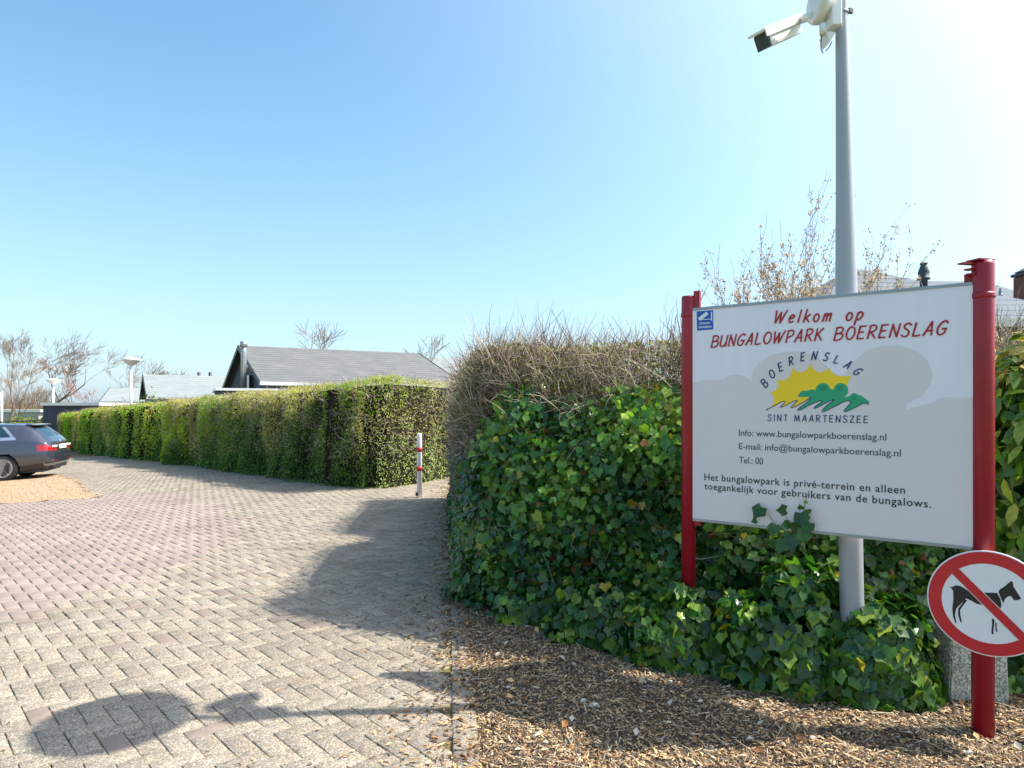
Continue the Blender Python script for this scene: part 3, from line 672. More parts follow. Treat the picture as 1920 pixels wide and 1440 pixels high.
# blocks: random widths, each with own offset and tint
edges = [0]
while edges[-1] < LF: edges.append(edges[-1]+random.uniform(.5, 1.5)*(1 if edges[-1] < L0+9 else 1.4))
edges = np.array(edges); nb = len(edges); boff = rng.normal(0, .12, nb)
btint = rng.choice(6, nb, p=[.2, .26, .14, .2, .14, .06])
fpal = np.array([lin(136, 158, 74)[:3], lin(196, 182, 128)[:3], lin(88, 128, 62)[:3], lin(156, 182, 72)[:3], lin(202, 184, 146)[:3], lin(196, 206, 70)[:3]])
btint[np.searchsorted(edges, L0+1.4)-1] = 2
def fsurf(s, h, dep):
    p, t = atf(s); nrm = np.column_stack([t[:, 1], -t[:, 0]]); sg = np.sign(((p-np.array([[-3.0, 22.0]]))*nrm).sum(1)); sg[s < L0-1] = np.sign(1)
    nrm = np.where((nrm[:, 1] > 0)[:, None], -nrm, nrm)
    b = np.clip(np.searchsorted(edges, s)-1, 0, nb-1); top_ = fheight(s)
    amp = np.where(s < L0+1, .3, 1)
    off = boff[b]*amp+.16*amp*np.clip((s-edges[b])/np.maximum(edges[np.minimum(b+1, nb-1)]-edges[b], .3), 0, 1)*(s > L0+2)+.06*hash2(s, h, 3, 1)+.02*hash2(s, h, 9, 3)-np.clip((h-top_+.18)/.18, 0, 1)**2*.14
    ed_ = np.minimum(s-edges[b], edges[np.minimum(b+1, nb-1)]-s); off = off-.16*np.exp(-(ed_/.07)**2)*(s > L0+.6)
    q = p+nrm*(off-dep)[:, None]
    return np.column_stack([q, h+g(q[:, 0], q[:, 1])]), np.column_stack([nrm, np.zeros(len(s))]), b
def fleaf(n, s0, s1, size, topface=False):
    s = rng.uniform(s0, s1, n)
    if topface:
        h = fheight(s)+rng.normal(0, .02, n); dep = rng.uniform(.0, .75, n)
    else: h = rng.uniform(0, 1, n)*fheight(s); dep = rng.uniform(0, .13, n)
    P, nr, b = fsurf(s, np.minimum(h, fheight(s)), dep); P[:, 2] += np.where(topface, h-fheight(s), 0)
    nn = nr+rng.normal(0, .7, (n, 3)); nn[:, 2] += rng.uniform(-.1, 1.3, n)+(1.2 if topface else 0)
    rel = h/fheight(s); q = hash2(s, h, 2.2, 7)+rng.normal(0, .6, n)
    # ivy and fresh green low, tan new wood high
    bt = fpal[btint[b]]
    lowc = fpal[2]*.9; c = bt.copy()
    lo = (rel+.2*q < .45-.25*np.clip((s-L0-4)/10, 0, 1)); c[lo] = lowc
    hi = (rel+.15*q > .82) & (btint[b] != 3); c[hi] = fpal[1]*1.1
    yl = (s > L0-1.6) & (s < L0+.1) & (rel+.1*q > .78); c[yl] = np.array(lin(156, 178, 30))[:3]
    vl = (s < L0-.3) & (rel+.15*q < .45); c[vl] = np.array(lin(168, 184, 126))[:3]
    mix = rng.random(n) < .18; c[mix] = fpal[rng.choice(6, mix.sum())]
    c *= rng.uniform(.65, 1.2, (n, 1))
    sz = size*(np.maximum(P[:, 1], 10)/11)**.8*rng.uniform(.7, 1.3, n)
    return inst(LEAF4, LEAF4F, frames(nn, rng.normal(0, 1, (n, 3))), P, sz, np.column_stack([c, np.ones(n)]))
parts = [fleaf(16000, 3, L0, .034), fleaf(52000, L0-.1, L0+12, .036), fleaf(24000, L0+12, LF, .045),
         fleaf(5000, 3, L0, .034, True), fleaf(9000, L0, L0+14, .036, True), fleaf(5000, L0+14, LF, .045, True)]
V, Fs, C = cat(parts)
link('foliage', npmesh('foliage', V, Fs, C), M['leaf_small'], fh, kind='stuff')
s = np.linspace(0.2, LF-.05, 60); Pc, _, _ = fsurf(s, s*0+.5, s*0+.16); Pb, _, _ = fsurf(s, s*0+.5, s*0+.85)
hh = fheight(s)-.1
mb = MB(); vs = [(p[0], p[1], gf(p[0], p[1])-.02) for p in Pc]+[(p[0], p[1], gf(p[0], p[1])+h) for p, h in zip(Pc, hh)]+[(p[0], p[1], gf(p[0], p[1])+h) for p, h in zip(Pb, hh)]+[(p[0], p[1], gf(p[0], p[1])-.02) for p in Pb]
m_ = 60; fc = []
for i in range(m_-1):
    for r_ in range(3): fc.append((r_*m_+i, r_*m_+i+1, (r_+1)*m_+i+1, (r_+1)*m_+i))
mb.poly(vs, fc); mb.build('shade_core', M['core'], fh)  # dark box filling the far hedge, coloured as its shaded inside
n = 5000; s = np.concatenate([rng.uniform(L0-2, L0+12, n)]); hgt = rng.uniform(.1, 1, n)**.6*fheight(s); Pp, nr, _ = fsurf(s, hgt, rng.uniform(-.01, .1, n))
d = nr*.3+rng.normal(0, .6, (n, 3)); d[:, 2] += .5
a_ = wig(Pp, d, rng.uniform(.06, .22, n), 2, np.full(n, .0035), .2, 0, np.column_stack([tw[rng.choice(5, n)], np.ones(n)]))
n = 3500; s = rng.uniform(3, LF, n); Pp, nr, _ = fsurf(s, fheight(s)-.02, rng.uniform(0, .7, n)); d = rng.normal(0, .5, (n, 3)); d[:, 2] = 1
b_ = wig(Pp, d, rng.uniform(.04, .17, n)*(1+(s > L0+10)*.5), 2, np.full(n, .003), .2, 0, np.column_stack([tw[rng.choice(5, n)], np.ones(n)]))
a_ = [np.concatenate(z) for z in zip(a_, b_)]
V, Fq, C = segs(*a_); link('twigs', npmesh('twigs', V, Fq, C), M['bark'], fh, kind='stuff')

# ------------------------------------------------------------------ welcome sign
Lp = np.array([.862, 3.333]); Rp = np.array([1.802, 2.612]); dB = (Rp-Lp); WB = np.linalg.norm(dB); dB = dB/WB
nB = np.array([dB[1], -dB[0]]);  nB = nB if nB[1] < 0 else -nB
FRONT = .022
def plane_px(x, y, off):
    o = Lp+nB*off; r = np.array([(x-960)/F, 1.0])
    # t*r = o + u*dB
    A_ = np.array([[r[0], -dB[0]], [r[1], -dB[1]]]); t, uu = np.linalg.solve(A_, o)
    return uu, H+(HY-y)/F*t
sign = empty('welcome_sign', (Lp[0]+dB[0]*WB/2, Lp[1]+dB[1]*WB/2, 0), math.atan2(dB[1], dB[0]),
             label='white welcome board with red lettering held between two dark red posts', cat='sign')
FR = Matrix.Translation((Lp[0], Lp[1], 0)) @ Matrix(((dB[0], 0, 0), (dB[1], 0, 0), (0, 0, 0))).to_4x4()
BM = Matrix(((dB[0], 0, nB[0], Lp[0]), (dB[1], 0, nB[1], Lp[1]), (0, 1, 0, 0), (0, 0, 0, 1)))  # local x=along, y=up, z=out of the board
def flatpoly(name, pts, mat, off, parent, BMx=BM, **k):
    """pts in board coords (u,v) -> thin film"""
    vs = [BMx @ Vector((p[0], p[1], off)) for p in pts]
    tr = tessellate_polygon([[Vector((p[0], p[1], 0)) for p in pts]])
    mb = MB(); mb.poly(vs, [tuple(t) for t in tr]); return mb.build(name, mat, parent, **k)
def bp(x, y): return plane_px(x, y, FRONT)
uL, vT = bp(1303, 580); uR, vT2 = bp(1825, 531); _, vB = bp(1297, 973); _, vB2 = bp(1822, 1029)
uL = .03; uR = WB-.03; vT = (vT+vT2)/2; vB = (vB+vB2)/2
mb = MB(); MBm = BM.copy()
mb.box(BM @ Vector(((uL+uR)/2, (vT+vB)/2, FRONT-.015)), (1, 1, 1), M=Matrix.Rotation(math.atan2(dB[1], dB[0]), 4, 'Z') @ Matrix.Diagonal((uR-uL, .03, vT-vB, 1)))
panel = mb.build('panel', M['panel'], sign)
for v0 in (vT, vB):
    MB().box(BM @ Vector(((uL+uR)/2, v0, FRONT-.014)), (1, 1, 1), M=Matrix.Rotation(math.atan2(dB[1], dB[0]), 4, 'Z') @ Matrix.Diagonal((uR-uL-.004, .036, .012, 1))).build('edge_trim', M['alu'], sign)
for pp_, topz, rr in ((Lp, 1.805, .034), (Rp, 1.82, .038)):
    po = MB().lathe([(rr, -.05), (rr, topz-.012), (rr*.93, topz)], Matrix.Translation((pp_[0], pp_[1], 0)), 28).build('post', M['red'], sign)
    MB().lathe([(rr+.0015, -.012), (rr+.003, -.006), (rr+.003, .004), (rr+.0015, .01)], Matrix.Translation((pp_[0], pp_[1], topz-.13 if topz > 1.81 else topz-.09)), 28).build('band', M['red'], po)
    # side bracket that takes the board
    sgn = 1 if pp_ is Lp else -1
    MB().box((pp_[0]+dB[0]*.045*sgn, pp_[1]+dB[1]*.045*sgn, (vT+vB)/2+.03), (.03, .02, vT-vB+(.12 if sgn > 0 else .02)), math.atan2(dB[1], dB[0])).build('bracket', M['red'], po)
# broken cap on the right post
mb = MB()
for i, (ox, zz_, l) in enumerate(((-.06, 1.812, .06), (-.05, 1.79, .03), (-.046, 1.772, .022))):
    mb.box((Rp[0]+ox, Rp[1], zz_), (l, .03, .006), .2+i*.3)
mb.box((Rp[0]-.01, Rp[1], 1.824), (.075, .06, .006), .3)
mb.build('cap', M['red'], sign, label='broken red cap')

# ---- stroke lettering
def cr(pts, n=6):
    P = [pts[0]]+list(pts)+[pts[-1]]; out = []
    for i in range(1, len(P)-2):
        p0, p1, p2, p3 = [np.array(q, float) for q in P[i-1:i+3]]
        for t in np.linspace(0, 1, n, endpoint=False):
            out.append(.5*((2*p1)+(-p0+p2)*t+(2*p0-5*p1+4*p2-p3)*t*t+(-p0+3*p1-3*p2+p3)*t**3))
    out.append(np.array(pts[-1], float)); return out
def ell(cx, cy, rx, ry, n=22): return [(cx+rx*math.cos(t), cy+ry*math.sin(t)) for t in np.linspace(1.8, 1.8+2*math.pi, n)]
G = {
 'B': (.62, [('l', [(0, 0), (.02, 1)]), ('c', [(-.04, .97), (.3, 1.02), (.52, .86), (.44, .62), (.06, .5)]), ('c', [(.06, .5), (.42, .52), (.6, .34), (.5, .08), (.2, -.02), (-.05, .02)])]),
 'U': (.6, [('c', [(0, 1), (-.01, .5), (.03, .12), (.22, -.01), (.42, .12), (.55, .55), (.57, 1)]), ('l', [(.56, .9), (.54, 0)])]),
 'N': (.6, [('l', [(0, 0), (.04, 1)]), ('l', [(.03, 1), (.48, .02)]), ('l', [(.5, 0), (.55, 1.03)])]),
 'G': (.62, [('c', [(.58, .86), (.42, 1.01), (.18, .88), (.0, .5), (.06, .12), (.28, -.01), (.5, .14), (.55, .42)]), ('l', [(.3, .43), (.6, .43)])]),
 'A': (.62, [('l', [(-.02, 0), (.36, 1.02)]), ('l', [(.37, 1.02), (.52, 0)]), ('l', [(.12, .34), (.54, .36)])]),
 'L': (.5, [('l', [(.03, 1), (0, .04)]), ('c', [(-.02, .02), (.25, .0), (.48, .05)])]),
 'O': (.66, [('l', ell(.31, .5, .31, .5))]),
 'W': (.92, [('l', [(0, 1), (.12, 0)]), ('l', [(.12, 0), (.42, .88)]), ('l', [(.42, .88), (.5, 0)]), ('l', [(.5, 0), (.88, 1.02)])]),
 'P': (.56, [('l', [(.02, 0), (.04, 1)]), ('c', [(-.02, .95), (.3, 1.02), (.52, .84), (.42, .55), (.06, .42)])]),
 'R': (.6, [('l', [(.02, 0), (.04, 1)]), ('c', [(-.02, .95), (.3, 1.02), (.5, .84), (.4, .58), (.06, .46)]), ('l', [(.18, .48), (.55, 0)])]),
 'K': (.6, [('l', [(.02, 0), (.04, 1)]), ('l', [(.52, 1), (.07, .42)]), ('l', [(.17, .53), (.56, 0)])]),
 'E': (.54, [('l', [(.04, 1), (0, 0)]), ('l', [(0, .98), (.48, 1.0)]), ('l', [(.03, .52), (.4, .54)]), ('l', [(0, .02), (.46, .02)])]),
 'S': (.56, [('c', [(.5, .86), (.34, 1.0), (.1, .92), (.06, .7), (.28, .52), (.46, .34), (.42, .08), (.18, -.01), (-.02, .14)])]),
 'I': (.18, [('l', [(.05, 0), (.05, 1)])]),
 'T': (.52, [('l', [(.25, 0), (.25, .96)]), ('l', [(0, .98), (.5, .98)])]),
 'M': (.76, [('l', [(0, 0), (.08, 1)]), ('l', [(.08, 1), (.34, .1)]), ('l', [(.34, .1), (.6, 1)]), ('l', [(.6, 1), (.68, 0)])]),
 'Z': (.54, [('l', [(0, .98), (.48, .98)]), ('l', [(.48, .96), (0, .04)]), ('l', [(0, .02), (.5, .02)])]),
 'e': (.46, [('c', [(.04, .3), (.26, .36), (.38, .5), (.26, .62), (.08, .5), (.02, .22), (.14, .0), (.38, .1)])]),
 'l': (.2, [('l', [(.05, 0), (.1, 1)])]),
 'k': (.46, [('l', [(.02, 0), (.08, 1)]), ('l', [(.4, .6), (.08, .26)]), ('l', [(.15, .33), (.42, 0)])]),
 'o': (.48, [('l', ell(.22, .3, .2, .3))]),
 'm': (.66, [('l', [(.02, 0), (.06, .6)]), ('c', [(.04, .35), (.16, .56), (.28, .58), (.28, .3), (.26, 0)]), ('c', [(.29, .35), (.42, .56), (.54, .58), (.55, .3), (.54, 0)])]),
 'p': (.48, [('l', [(-.01, -.35), (.06, .6)]), ('c', [(.05, .45), (.2, .62), (.4, .5), (.36, .2), (.18, .02), (.04, .12)])]),
}
def ribbon(mb, pts, w, tf, off, taper=.25):
    pts = [np.array(p, float) for p in pts]
    ok = [pts[0]]
    for p in pts[1:]:
        if np.linalg.norm(p-ok[-1]) > 1e-4: ok.append(p)
    pts = ok; n = len(pts); Lr, Rr = [], []
    for i, p in enumerate(pts):
        d = pts[min(i+1, n-1)]-pts[max(i-1, 0)]; d /= np.linalg.norm(d)+1e-9; nn = np.array([-d[1], d[0]])
        ww = w*(1-taper*(i/(n-1)))*.5
        if i == 0: p = p-d*w*.25
        if i == n-1: p = p+d*w*.25
        Lr.append(mb.bm.verts.new(tf(p+nn*ww, off))); Rr.append(mb.bm.verts.new(tf(p-nn*ww, off)))
    for i in range(n-1):
        mb.bm.faces.new((Lr[i], Rr[i], Rr[i+1], Lr[i+1]))
def stroke_text(name, txt, x0y0, x1y1, hpx, mat, parent, shear=.2, w=.13, gap=.16, space=.5, taper=.2, arc=None, off0=.0024):
    """baseline from pixel x0y0 to x1y1, cap height fitted from hpx (pixels at both ends)"""
    p0 = np.array(bp(*x0y0)); p1 = np.array(bp(*x1y1)); hgt = (abs(bp(x0y0[0], x0y0[1]-hpx[0])[1]-p0[1])+abs(bp(x1y1[0], x1y1[1]-hpx[1])[1]-p1[1]))/2
    tot = 0; xs_ = []
    for ch in txt:
        xs_.append(tot); tot += (space if ch == ' ' else G[ch][0]+gap)
    tot -= gap; L = np.linalg.norm(p1-p0); kx = (L)/(tot); e = (p1-p0)/L; f = np.array([-e[1], e[0]])
    c = 0
    for ch, xx in zip(txt, xs_):
        if ch == ' ': continue
        mb = MB()
        for kind, pts in G[ch][1]:
            q = cr(pts, 6) if kind == 'c' else pts
            if kind == 'l' and len(q) == 2: q = [np.array(q[0])*(1-t)+np.array(q[1])*t for t in (0, .5, 1)]
            q = [np.array(((xx+a_[0])*kx+shear*a_[1]*hgt, a_[1]*hgt)) for a_ in q]
            def tf(p, off): r_ = p0+e*p[0]+f*p[1]; return BM @ Vector((r_[0], r_[1], off))
            ribbon(mb, q, w*hgt, tf, FRONT+off0+.00012*(c % 7), taper); c += 1
        mb.build('letter', mat, parent)
stroke_text('lettering', 'Welkom op', (1451, 606), (1617, 600), (23, 24), M['redtext'], panel, .2, .15, .27, .8)
stroke_text('lettering', 'BUNGALOWPARK', (1334, 651), (1541, 638), (20.5, 22), M['redtext'], panel, .22, .15, .22)
stroke_text('lettering', 'BOERENSLAG', (1564, 638), (1773, 627), (23, 25), M['redtext'], panel, .22, .145, .24)
stroke_text('lettering', 'SINT MAARTENSZEE', (1440, 789), (1628, 793), (12, 12.5), M['navy'], panel, 0, .13, .33, .65, 0)
# arched letters, each placed by its centre and tilt in the photograph
arch = [('B', 1434, 718, 48), ('O', 1448, 701, 34), ('E', 1464, 688, 26), ('R', 1484, 677, 16), ('E', 1506, 669, 8), ('N', 1528, 667, 0), ('S', 1550, 669, -6), ('L', 1570, 674, -14), ('A', 1591, 684, -26), ('G', 1609, 697, -38)]
c = 0
for ch, x, y, a_deg in arch:
    mb = MB()
    ctr = np.array(bp(x, y)); th = R(a_deg); hgt = abs(bp(x, y+7.5)[1]-bp(x, y-7.5)[1]); wd = G[ch][0]
    for kind, pts in G[ch][1]:
        q = cr(pts, 5) if kind == 'c' else pts
        q = [np.array(((p_[0]-wd/2)*.9+.2*(p_[1]-.5), p_[1]-.5))*hgt for p_ in q]
        q = [ctr+np.array((p_[0]*math.cos(th)-p_[1]*math.sin(th), p_[0]*math.sin(th)+p_[1]*math.cos(th))) for p_ in q]
        ribbon(mb, q, .15*hgt, lambda p_, off: BM @ Vector((p_[0], p_[1], off)), FRONT+.0026+.00012*(c % 5), .1); c += 1
    mb.build('letter', M['navy'], panel)
def font_text(name, txt, x0y0, x1y1, hpx, mat, parent, bold=0, sp=1.0, off=.0024, BMx=BM, pf=bp):
    cu = bpy.data.curves.new(name, 'FONT'); cu.body = txt; cu.size = 1; cu.offset = bold; cu.space_character = sp; cu.space_word = 1.0; cu.resolution_u = 3
    o = bpy.data.objects.new('tmp', cu); COL.objects.link(o)
    dg = bpy.context.evaluated_depsgraph_get(); me = bpy.data.meshes.new_from_object(o.evaluated_get(dg)); bpy.data.objects.remove(o)
    co = np.array([v.co[:] for v in me.vertices]); x0, x1 = co[:, 0].min(), co[:, 0].max()
    p0 = np.array(pf(*x0y0)); p1 = np.array(pf(*x1y1)); L = np.linalg.norm(p1-p0); e = (p1-p0)/L; f = np.array([-e[1], e[0]])
    hg = (abs(pf(x0y0[0], x0y0[1]-hpx)[1]-p0[1])+abs(pf(x1y1[0], x1y1[1]-hpx)[1]-p1[1]))/2/.70
    W3 = [BMx @ Vector((*(p0+e*(q[0]-x0)/(x1-x0)*L+f*q[1]*hg), FRONT+off)) for q in co]
    fs = [tuple(p_.vertices) for p_ in me.polygons]; fr = [(co[list(f_), 0].min(), co[list(f_), 0].max()) for f_ in fs]
    order = sorted(range(len(fs)), key=lambda i: fr[i][0]); words = [[]]; end = -9
    for i in order:                                   # a gap wider than a letter space starts a new word
        if end > -9 and fr[i][0] > end+.17: words.append([])
        words[-1].append(i); end = max(end, fr[i][1])
    for wd_ in words:
        ids = sorted({v for i in wd_ for v in fs[i]}); mp_ = {v: k for k, v in enumerate(ids)}
        m2 = bpy.data.meshes.new('word'); m2.from_pydata([W3[v] for v in ids], [], [[mp_[v] for v in fs[i]] for i in wd_]); m2.materials.append(mat)
        link('word', m2, None, parent)
font_text('lettering', 'Info: www.bungalowparkboerenslag.nl', (1386, 817), (1662, 826), 12.5, M['darktext'], panel)
font_text('lettering', 'E-mail: info@bungalowparkboerenslag.nl', (1386, 842), (1689, 856), 12.5, M['darktext'], panel)
font_text('lettering', 'Tel.: 00', (1386, 868), (1431, 871), 12.5, M['darktext'], panel)
font_text('lettering', 'Het bungalowpark is privé-terrein en alleen', (1321, 900), (1697, 926), 13.5, M['blacktext'], panel, .007, 1.1)
font_text('lettering', 'toegankelijk voor gebruikers van de bungalows.', (1321, 917), (1746, 952), 13.5, M['blacktext'], panel, .007, 1.1)
# grey landscape silhouette
sk = [(1302, 718), (1320, 713), (1357, 712), (1367, 704), (1383, 702), (1400, 707), (1409, 716), (1412, 697), (1423, 680), (1443, 667), (1470, 660), (1500, 659), (1527, 667), (1547, 683), (1560, 700), (1580, 705), (1593, 690), (1603, 677), (1623, 658), (1653, 649), (1683, 648), (1717, 657), (1740, 677), (1748, 700), (1743, 723), (1727, 743), (1707, 753), (1700, 757), (1700, 768), (1727, 760), (1753, 755), (1757, 747), (1770, 745), (1793, 746), (1823, 745)]
ps = [bp(*p_) for p_ in sk]; ps[0] = (uL+.001, ps[0][1]); ps[-1] = (uR-.001, ps[-1][1])
qs = [ps[0]]
for i in range(len(ps)-1):
    qs.append(ps[i+1])
flatpoly('grey_landscape', [(uL+.001, vB+.008)]+[(uR-.001, vB+.008)]+qs[::-1], M['greyfilm'], FRONT+.0008, panel)
def z5(x, y): return bp(1420+x/8, 640+y/8)
def concave(a, b, mid, n=6):
    return [((1-t)**2*a[0]+2*t*(1-t)*mid[0]+t*t*b[0], (1-t)**2*a[1]+2*t*(1-t)*mid[1]+t*t*b[1]) for t in np.linspace(0, 1, n, endpoint=False)]
sp_ = [(245, 935), (190, 765), (285, 570), (530, 400), (805, 330), (1085, 400), (1410, 515)]
md = [(270, 820), (385, 720), (490, 640), (690, 560), (880, 560), (1130, 560)]
su = []
for i in range(6): su += concave(sp_[i], sp_[i+1], md[i])
su += [sp_[-1], (1300, 760), (1100, 840), (850, 850), (790, 850), (640, 945), (505, 995), (600, 895), (560, 892), (440, 955), (345, 990), (415, 915), (370, 905), (150, 1025)]
flatpoly('sun_emblem', [z5(*p_) for p_ in su], M['yellow'], FRONT+.0014, panel)
def arcpts(cx, cy, rx, ry, a0, a1, n=8): return [(cx+rx*math.cos(R(t)), cy-ry*math.sin(R(t))) for t in np.linspace(a0, a1, n)]
gr = [(600, 822)]+arcpts(700, 800, 70, 60, 160, 70, 5)+arcpts(820, 790, 70, 70, 120, 50, 4)+arcpts(985, 735, 110, 110, 165, 15, 9)+[(1130, 725)]+arcpts(1255, 735, 108, 110, 170, -40, 12)+[(1300, 850)]+arcpts(1455, 840, 70, 62, 160, 30, 6)+[(1560, 815), (1620, 860), (1682, 905), (1662, 945), (1600, 928), (1480, 985), (1340, 1052), (1305, 1035), (1350, 975), (1400, 925), (1370, 892), (1270, 920), (1010, 1052), (978, 1030), (1060, 950), (1152, 882), (1118, 882), (1000, 940), (870, 1005), (862, 985), (970, 905), (930, 895), (800, 950), (640, 1032), (615, 1015), (720, 935), (800, 862), (770, 835), (640, 835)]
flatpoly('tree_emblem', [z5(*p_) for p_ in gr], M['green'], FRONT+.0020, panel)
for cx, cy, r_ in ((985, 700, 55), (1245, 700, 45), (1455, 850, 40)):
    flatpoly('tree_emblem', [z5(*p_) for p_ in arcpts(cx, cy, r_, r_*.75, 0, 345, 16)], M['greend'], FRONT+.0023, panel)
mb = MB(); z = [(150, 1010), (150, 1025), (370, 905), (415, 915), (345, 990), (440, 955), (560, 892), (600, 895), (505, 995), (640, 945), (790, 850), (800, 862), (720, 935), (615, 1015), (640, 1032), (800, 950), (930, 895), (970, 905), (862, 985), (870, 1005), (1000, 940), (1118, 882), (1152, 882), (1060, 950), (978, 1030), (1010, 1052), (1270, 920), (1370, 892), (1400, 925), (1305, 1035), (1340, 1052), (1480, 985), (1600, 928), (1650, 930), (1668, 955)]
ribbon(mb, cr([z5(*p_) for p_ in z], 4), .0032, lambda p_, off: BM @ Vector((p_[0], p_[1], off)), FRONT+.0028, 0)
mb.build('wave_line', M['navy'], panel)
# camera surveillance sticker
stk = flatpoly('sticker', [bp(1306.5, 584), bp(1337, 581.5), bp(1337.5, 617.5), bp(1307, 620)], M['blue'], FRONT+.0012, panel, label='blue camera surveillance sticker')
def zs(x, y): return bp(1260+x/8, 540+y/8)
flatpoly('camera_pictogram', [zs(395, 450), zs(520, 352), zs(550, 395), (zs(430, 490)), zs(405, 478)], M['white'], FRONT+.0018, stk)
flatpoly('camera_pictogram', [zs(585, 360), zs(602, 358), zs(604, 490), zs(587, 492)], M['white'], FRONT+.0018, stk)
flatpoly('camera_pictogram', [zs(450, 468), zs(585, 462), zs(585, 472), zs(450, 478)], M['white'], FRONT+.0017, stk)
font_text('lettering', 'Camera-', (1311.5, 608.5), (1332.5, 607), 4.6, M['white'], stk, .02, 1, .0018)
font_text('lettering', 'bewaking', (1310.5, 615.5), (1335, 614), 4.6, M['white'], stk, .02, 1, .0018)

# ivy sprig over the lower edge of the board
spg = empty('ivy_sprig', (1.35, 2.93, .6), label='ivy shoot with a few heart-shaped leaves reaching up over the lower edge of the board', cat='ivy')
def sprig_leaf(x, y, size, rot, tilt=0, k=1):
    uu, vv = bp(x, y); p_ = BM @ Vector((uu, vv, FRONT+.03)); me = lm[k]
    o = bpy.data.objects.new('leaf', me); COL.objects.link(o); o.parent = spg; o.matrix_parent_inverse = wm(spg).inverted()
    rot3 = BM.to_3x3().to_4x4()
    o.matrix_basis = Matrix.Translation(p_) @ rot3 @ Matrix.Rotation(rot, 4, 'Z') @ Matrix.Rotation(tilt, 4, 'X') @ Matrix.Scale(size, 4)
for a_ in ((1427, 957, .07, 2.6, .3, 3), (1471, 955, .055, 1.6, .9, 3), (1419, 975, .03, 2, .4, 1), (1507, 970, .075, 3.4, .2, 3), (1518, 985, .06, 2.7, .5, 1), (1497, 985, .06, 1.2, .3, 3), (1478, 982, .045, 1.8, .7, 1), (1455, 990, .06, 2.9, .2, 1), (1510, 1000, .07, 2.2, .4, 0), (1488, 1012, .08, 3.3, .2, 3), (1470, 1020, .07, 2.7, .2, 1), (1505, 950, .03, .2, .5, 1), (1520, 957, .025, 1.1, .5, 1), (1514, 940, .02, .2, .5, 4)): sprig_leaf(*a_)
mb = MB()
def bpt(x, y, o=.022): uu, vv = bp(x, y); return BM @ Vector((uu, vv, FRONT+o))
mb.tube([bpt(1455, 1060, -.0), bpt(1470, 1020), bpt(1490, 1000), bpt(1505, 975), bpt(1512, 945), bpt(1517, 925)], [.003, .0026, .0022, .002, .0015, .0008], 6)
mb.tube([bpt(1470, 1020), bpt(1462, 990), bpt(1445, 965), bpt(1430, 958)], [.002, .0018, .0014, .001], 6)
mb.tube([bpt(1490, 1000), bpt(1480, 975), bpt(1472, 960)], [.0018, .0014, .001], 6)
mb.build('stem', simple('ivy_stem', lin(96, 92, 52), .7), spg)

# ------------------------------------------------------------------ dog prohibition sign
DO = .052
dc = plane_px(1853, 1131.5, DO); DR = .1975
dg = empty('prohibition_sign', (Rp[0], Rp[1], 0), label='round red and white no-dogs sign fixed low on the right red post', cat='sign')
DM = Matrix(((dB[0], 0, nB[0], Lp[0]), (dB[1], 0, nB[1], Lp[1]), (0, 1, 0, 0), (0, 0, 0, 1)))
def dpt(x, y, o=0): return DM @ Vector((dc[0]+x, dc[1]+y, DO+o))
def disc(name, r0, r1, mat, o, th=0):
    mb = MB(); k = 64
    if r0 == 0:
        mb.poly([dpt(r1*math.cos(2*math.pi*i/k), r1*math.sin(2*math.pi*i/k), o) for i in range(k)], [tuple(range(k))])
    else:
        a_ = [dpt(r0*math.cos(2*math.pi*i/k), r0*math.sin(2*math.pi*i/k), o) for i in range(k)]; b_ = [dpt(r1*math.cos(2*math.pi*i/k), r1*math.sin(2*math.pi*i/k), o) for i in range(k)]
        mb.poly(a_+b_, [(i, (i+1) % k, k+(i+1) % k, k+i) for i in range(k)])
    return mb.build(name, mat, dg)
RT = Matrix.Translation(dpt(0, 0, 0)) @ DM.to_3x3().to_4x4()
MB().lathe([(.0, -.004), (DR-.004, -.004), (DR, -.002), (DR, .000), (DR-.002, .0015), (DR-.008, .0006), (0, .0005)], RT, 64).build('plate', M['white'], dg)
disc('white_face', 0, DR-.045, M['white'], .0016)
ring = disc('red_ring', DR-.049, DR-.005, M['red2'], .0024)
def zd(x, y):   # zoom pixel of the sign close-up -> local
    uu, vv = plane_px(1700+x/3.273, 1000+y/3.273, DO); return (uu-dc[0], vv-dc[1])
body = [(255, 322), (275, 330), (300, 318), (330, 322), (380, 352), (440, 362), (540, 364), (556, 366), (575, 400), (582, 440), (572, 475), (550, 500), (520, 470), (470, 440), (430, 432), (395, 412), (365, 398), (335, 430), (305, 460), (297, 500), (306, 552), (298, 548), (285, 510), (280, 460), (287, 400), (285, 350), (270, 332)]
head = [(563, 360), (570, 345), (600, 325), (640, 292), (652, 300), (655, 325), (680, 365), (702, 398), (690, 408), (660, 410), (640, 385), (625, 385), (605, 400), (592, 428), (582, 405), (572, 380)]
l2 = [(372, 410), (345, 445), (328, 470), (330, 500), (340, 548), (328, 540), (316, 500), (316, 462), (340, 430), (355, 402)]
l3 = [(523, 520), (540, 530), (536, 570), (532, 600), (535, 618), (522, 618), (520, 600), (524, 560)]
l4 = [(543, 545), (553, 550), (552, 580), (558, 603), (548, 603), (544, 580)]
for nm, pl in (('dog_pictogram', body), ('dog_pictogram', head), ('dog_pictogram', l2), ('dog_pictogram', l3), ('dog_pictogram', l4)):
    pts = [zd(*p_) for p_ in pl]
    mb = MB(); mb.poly([dpt(p_[0], p_[1], .0021) for p_ in pts], [tuple(t) for t in tessellate_polygon([[Vector((*p_, 0)) for p_ in pts]])]); mb.build(nm, M['black'], dg)
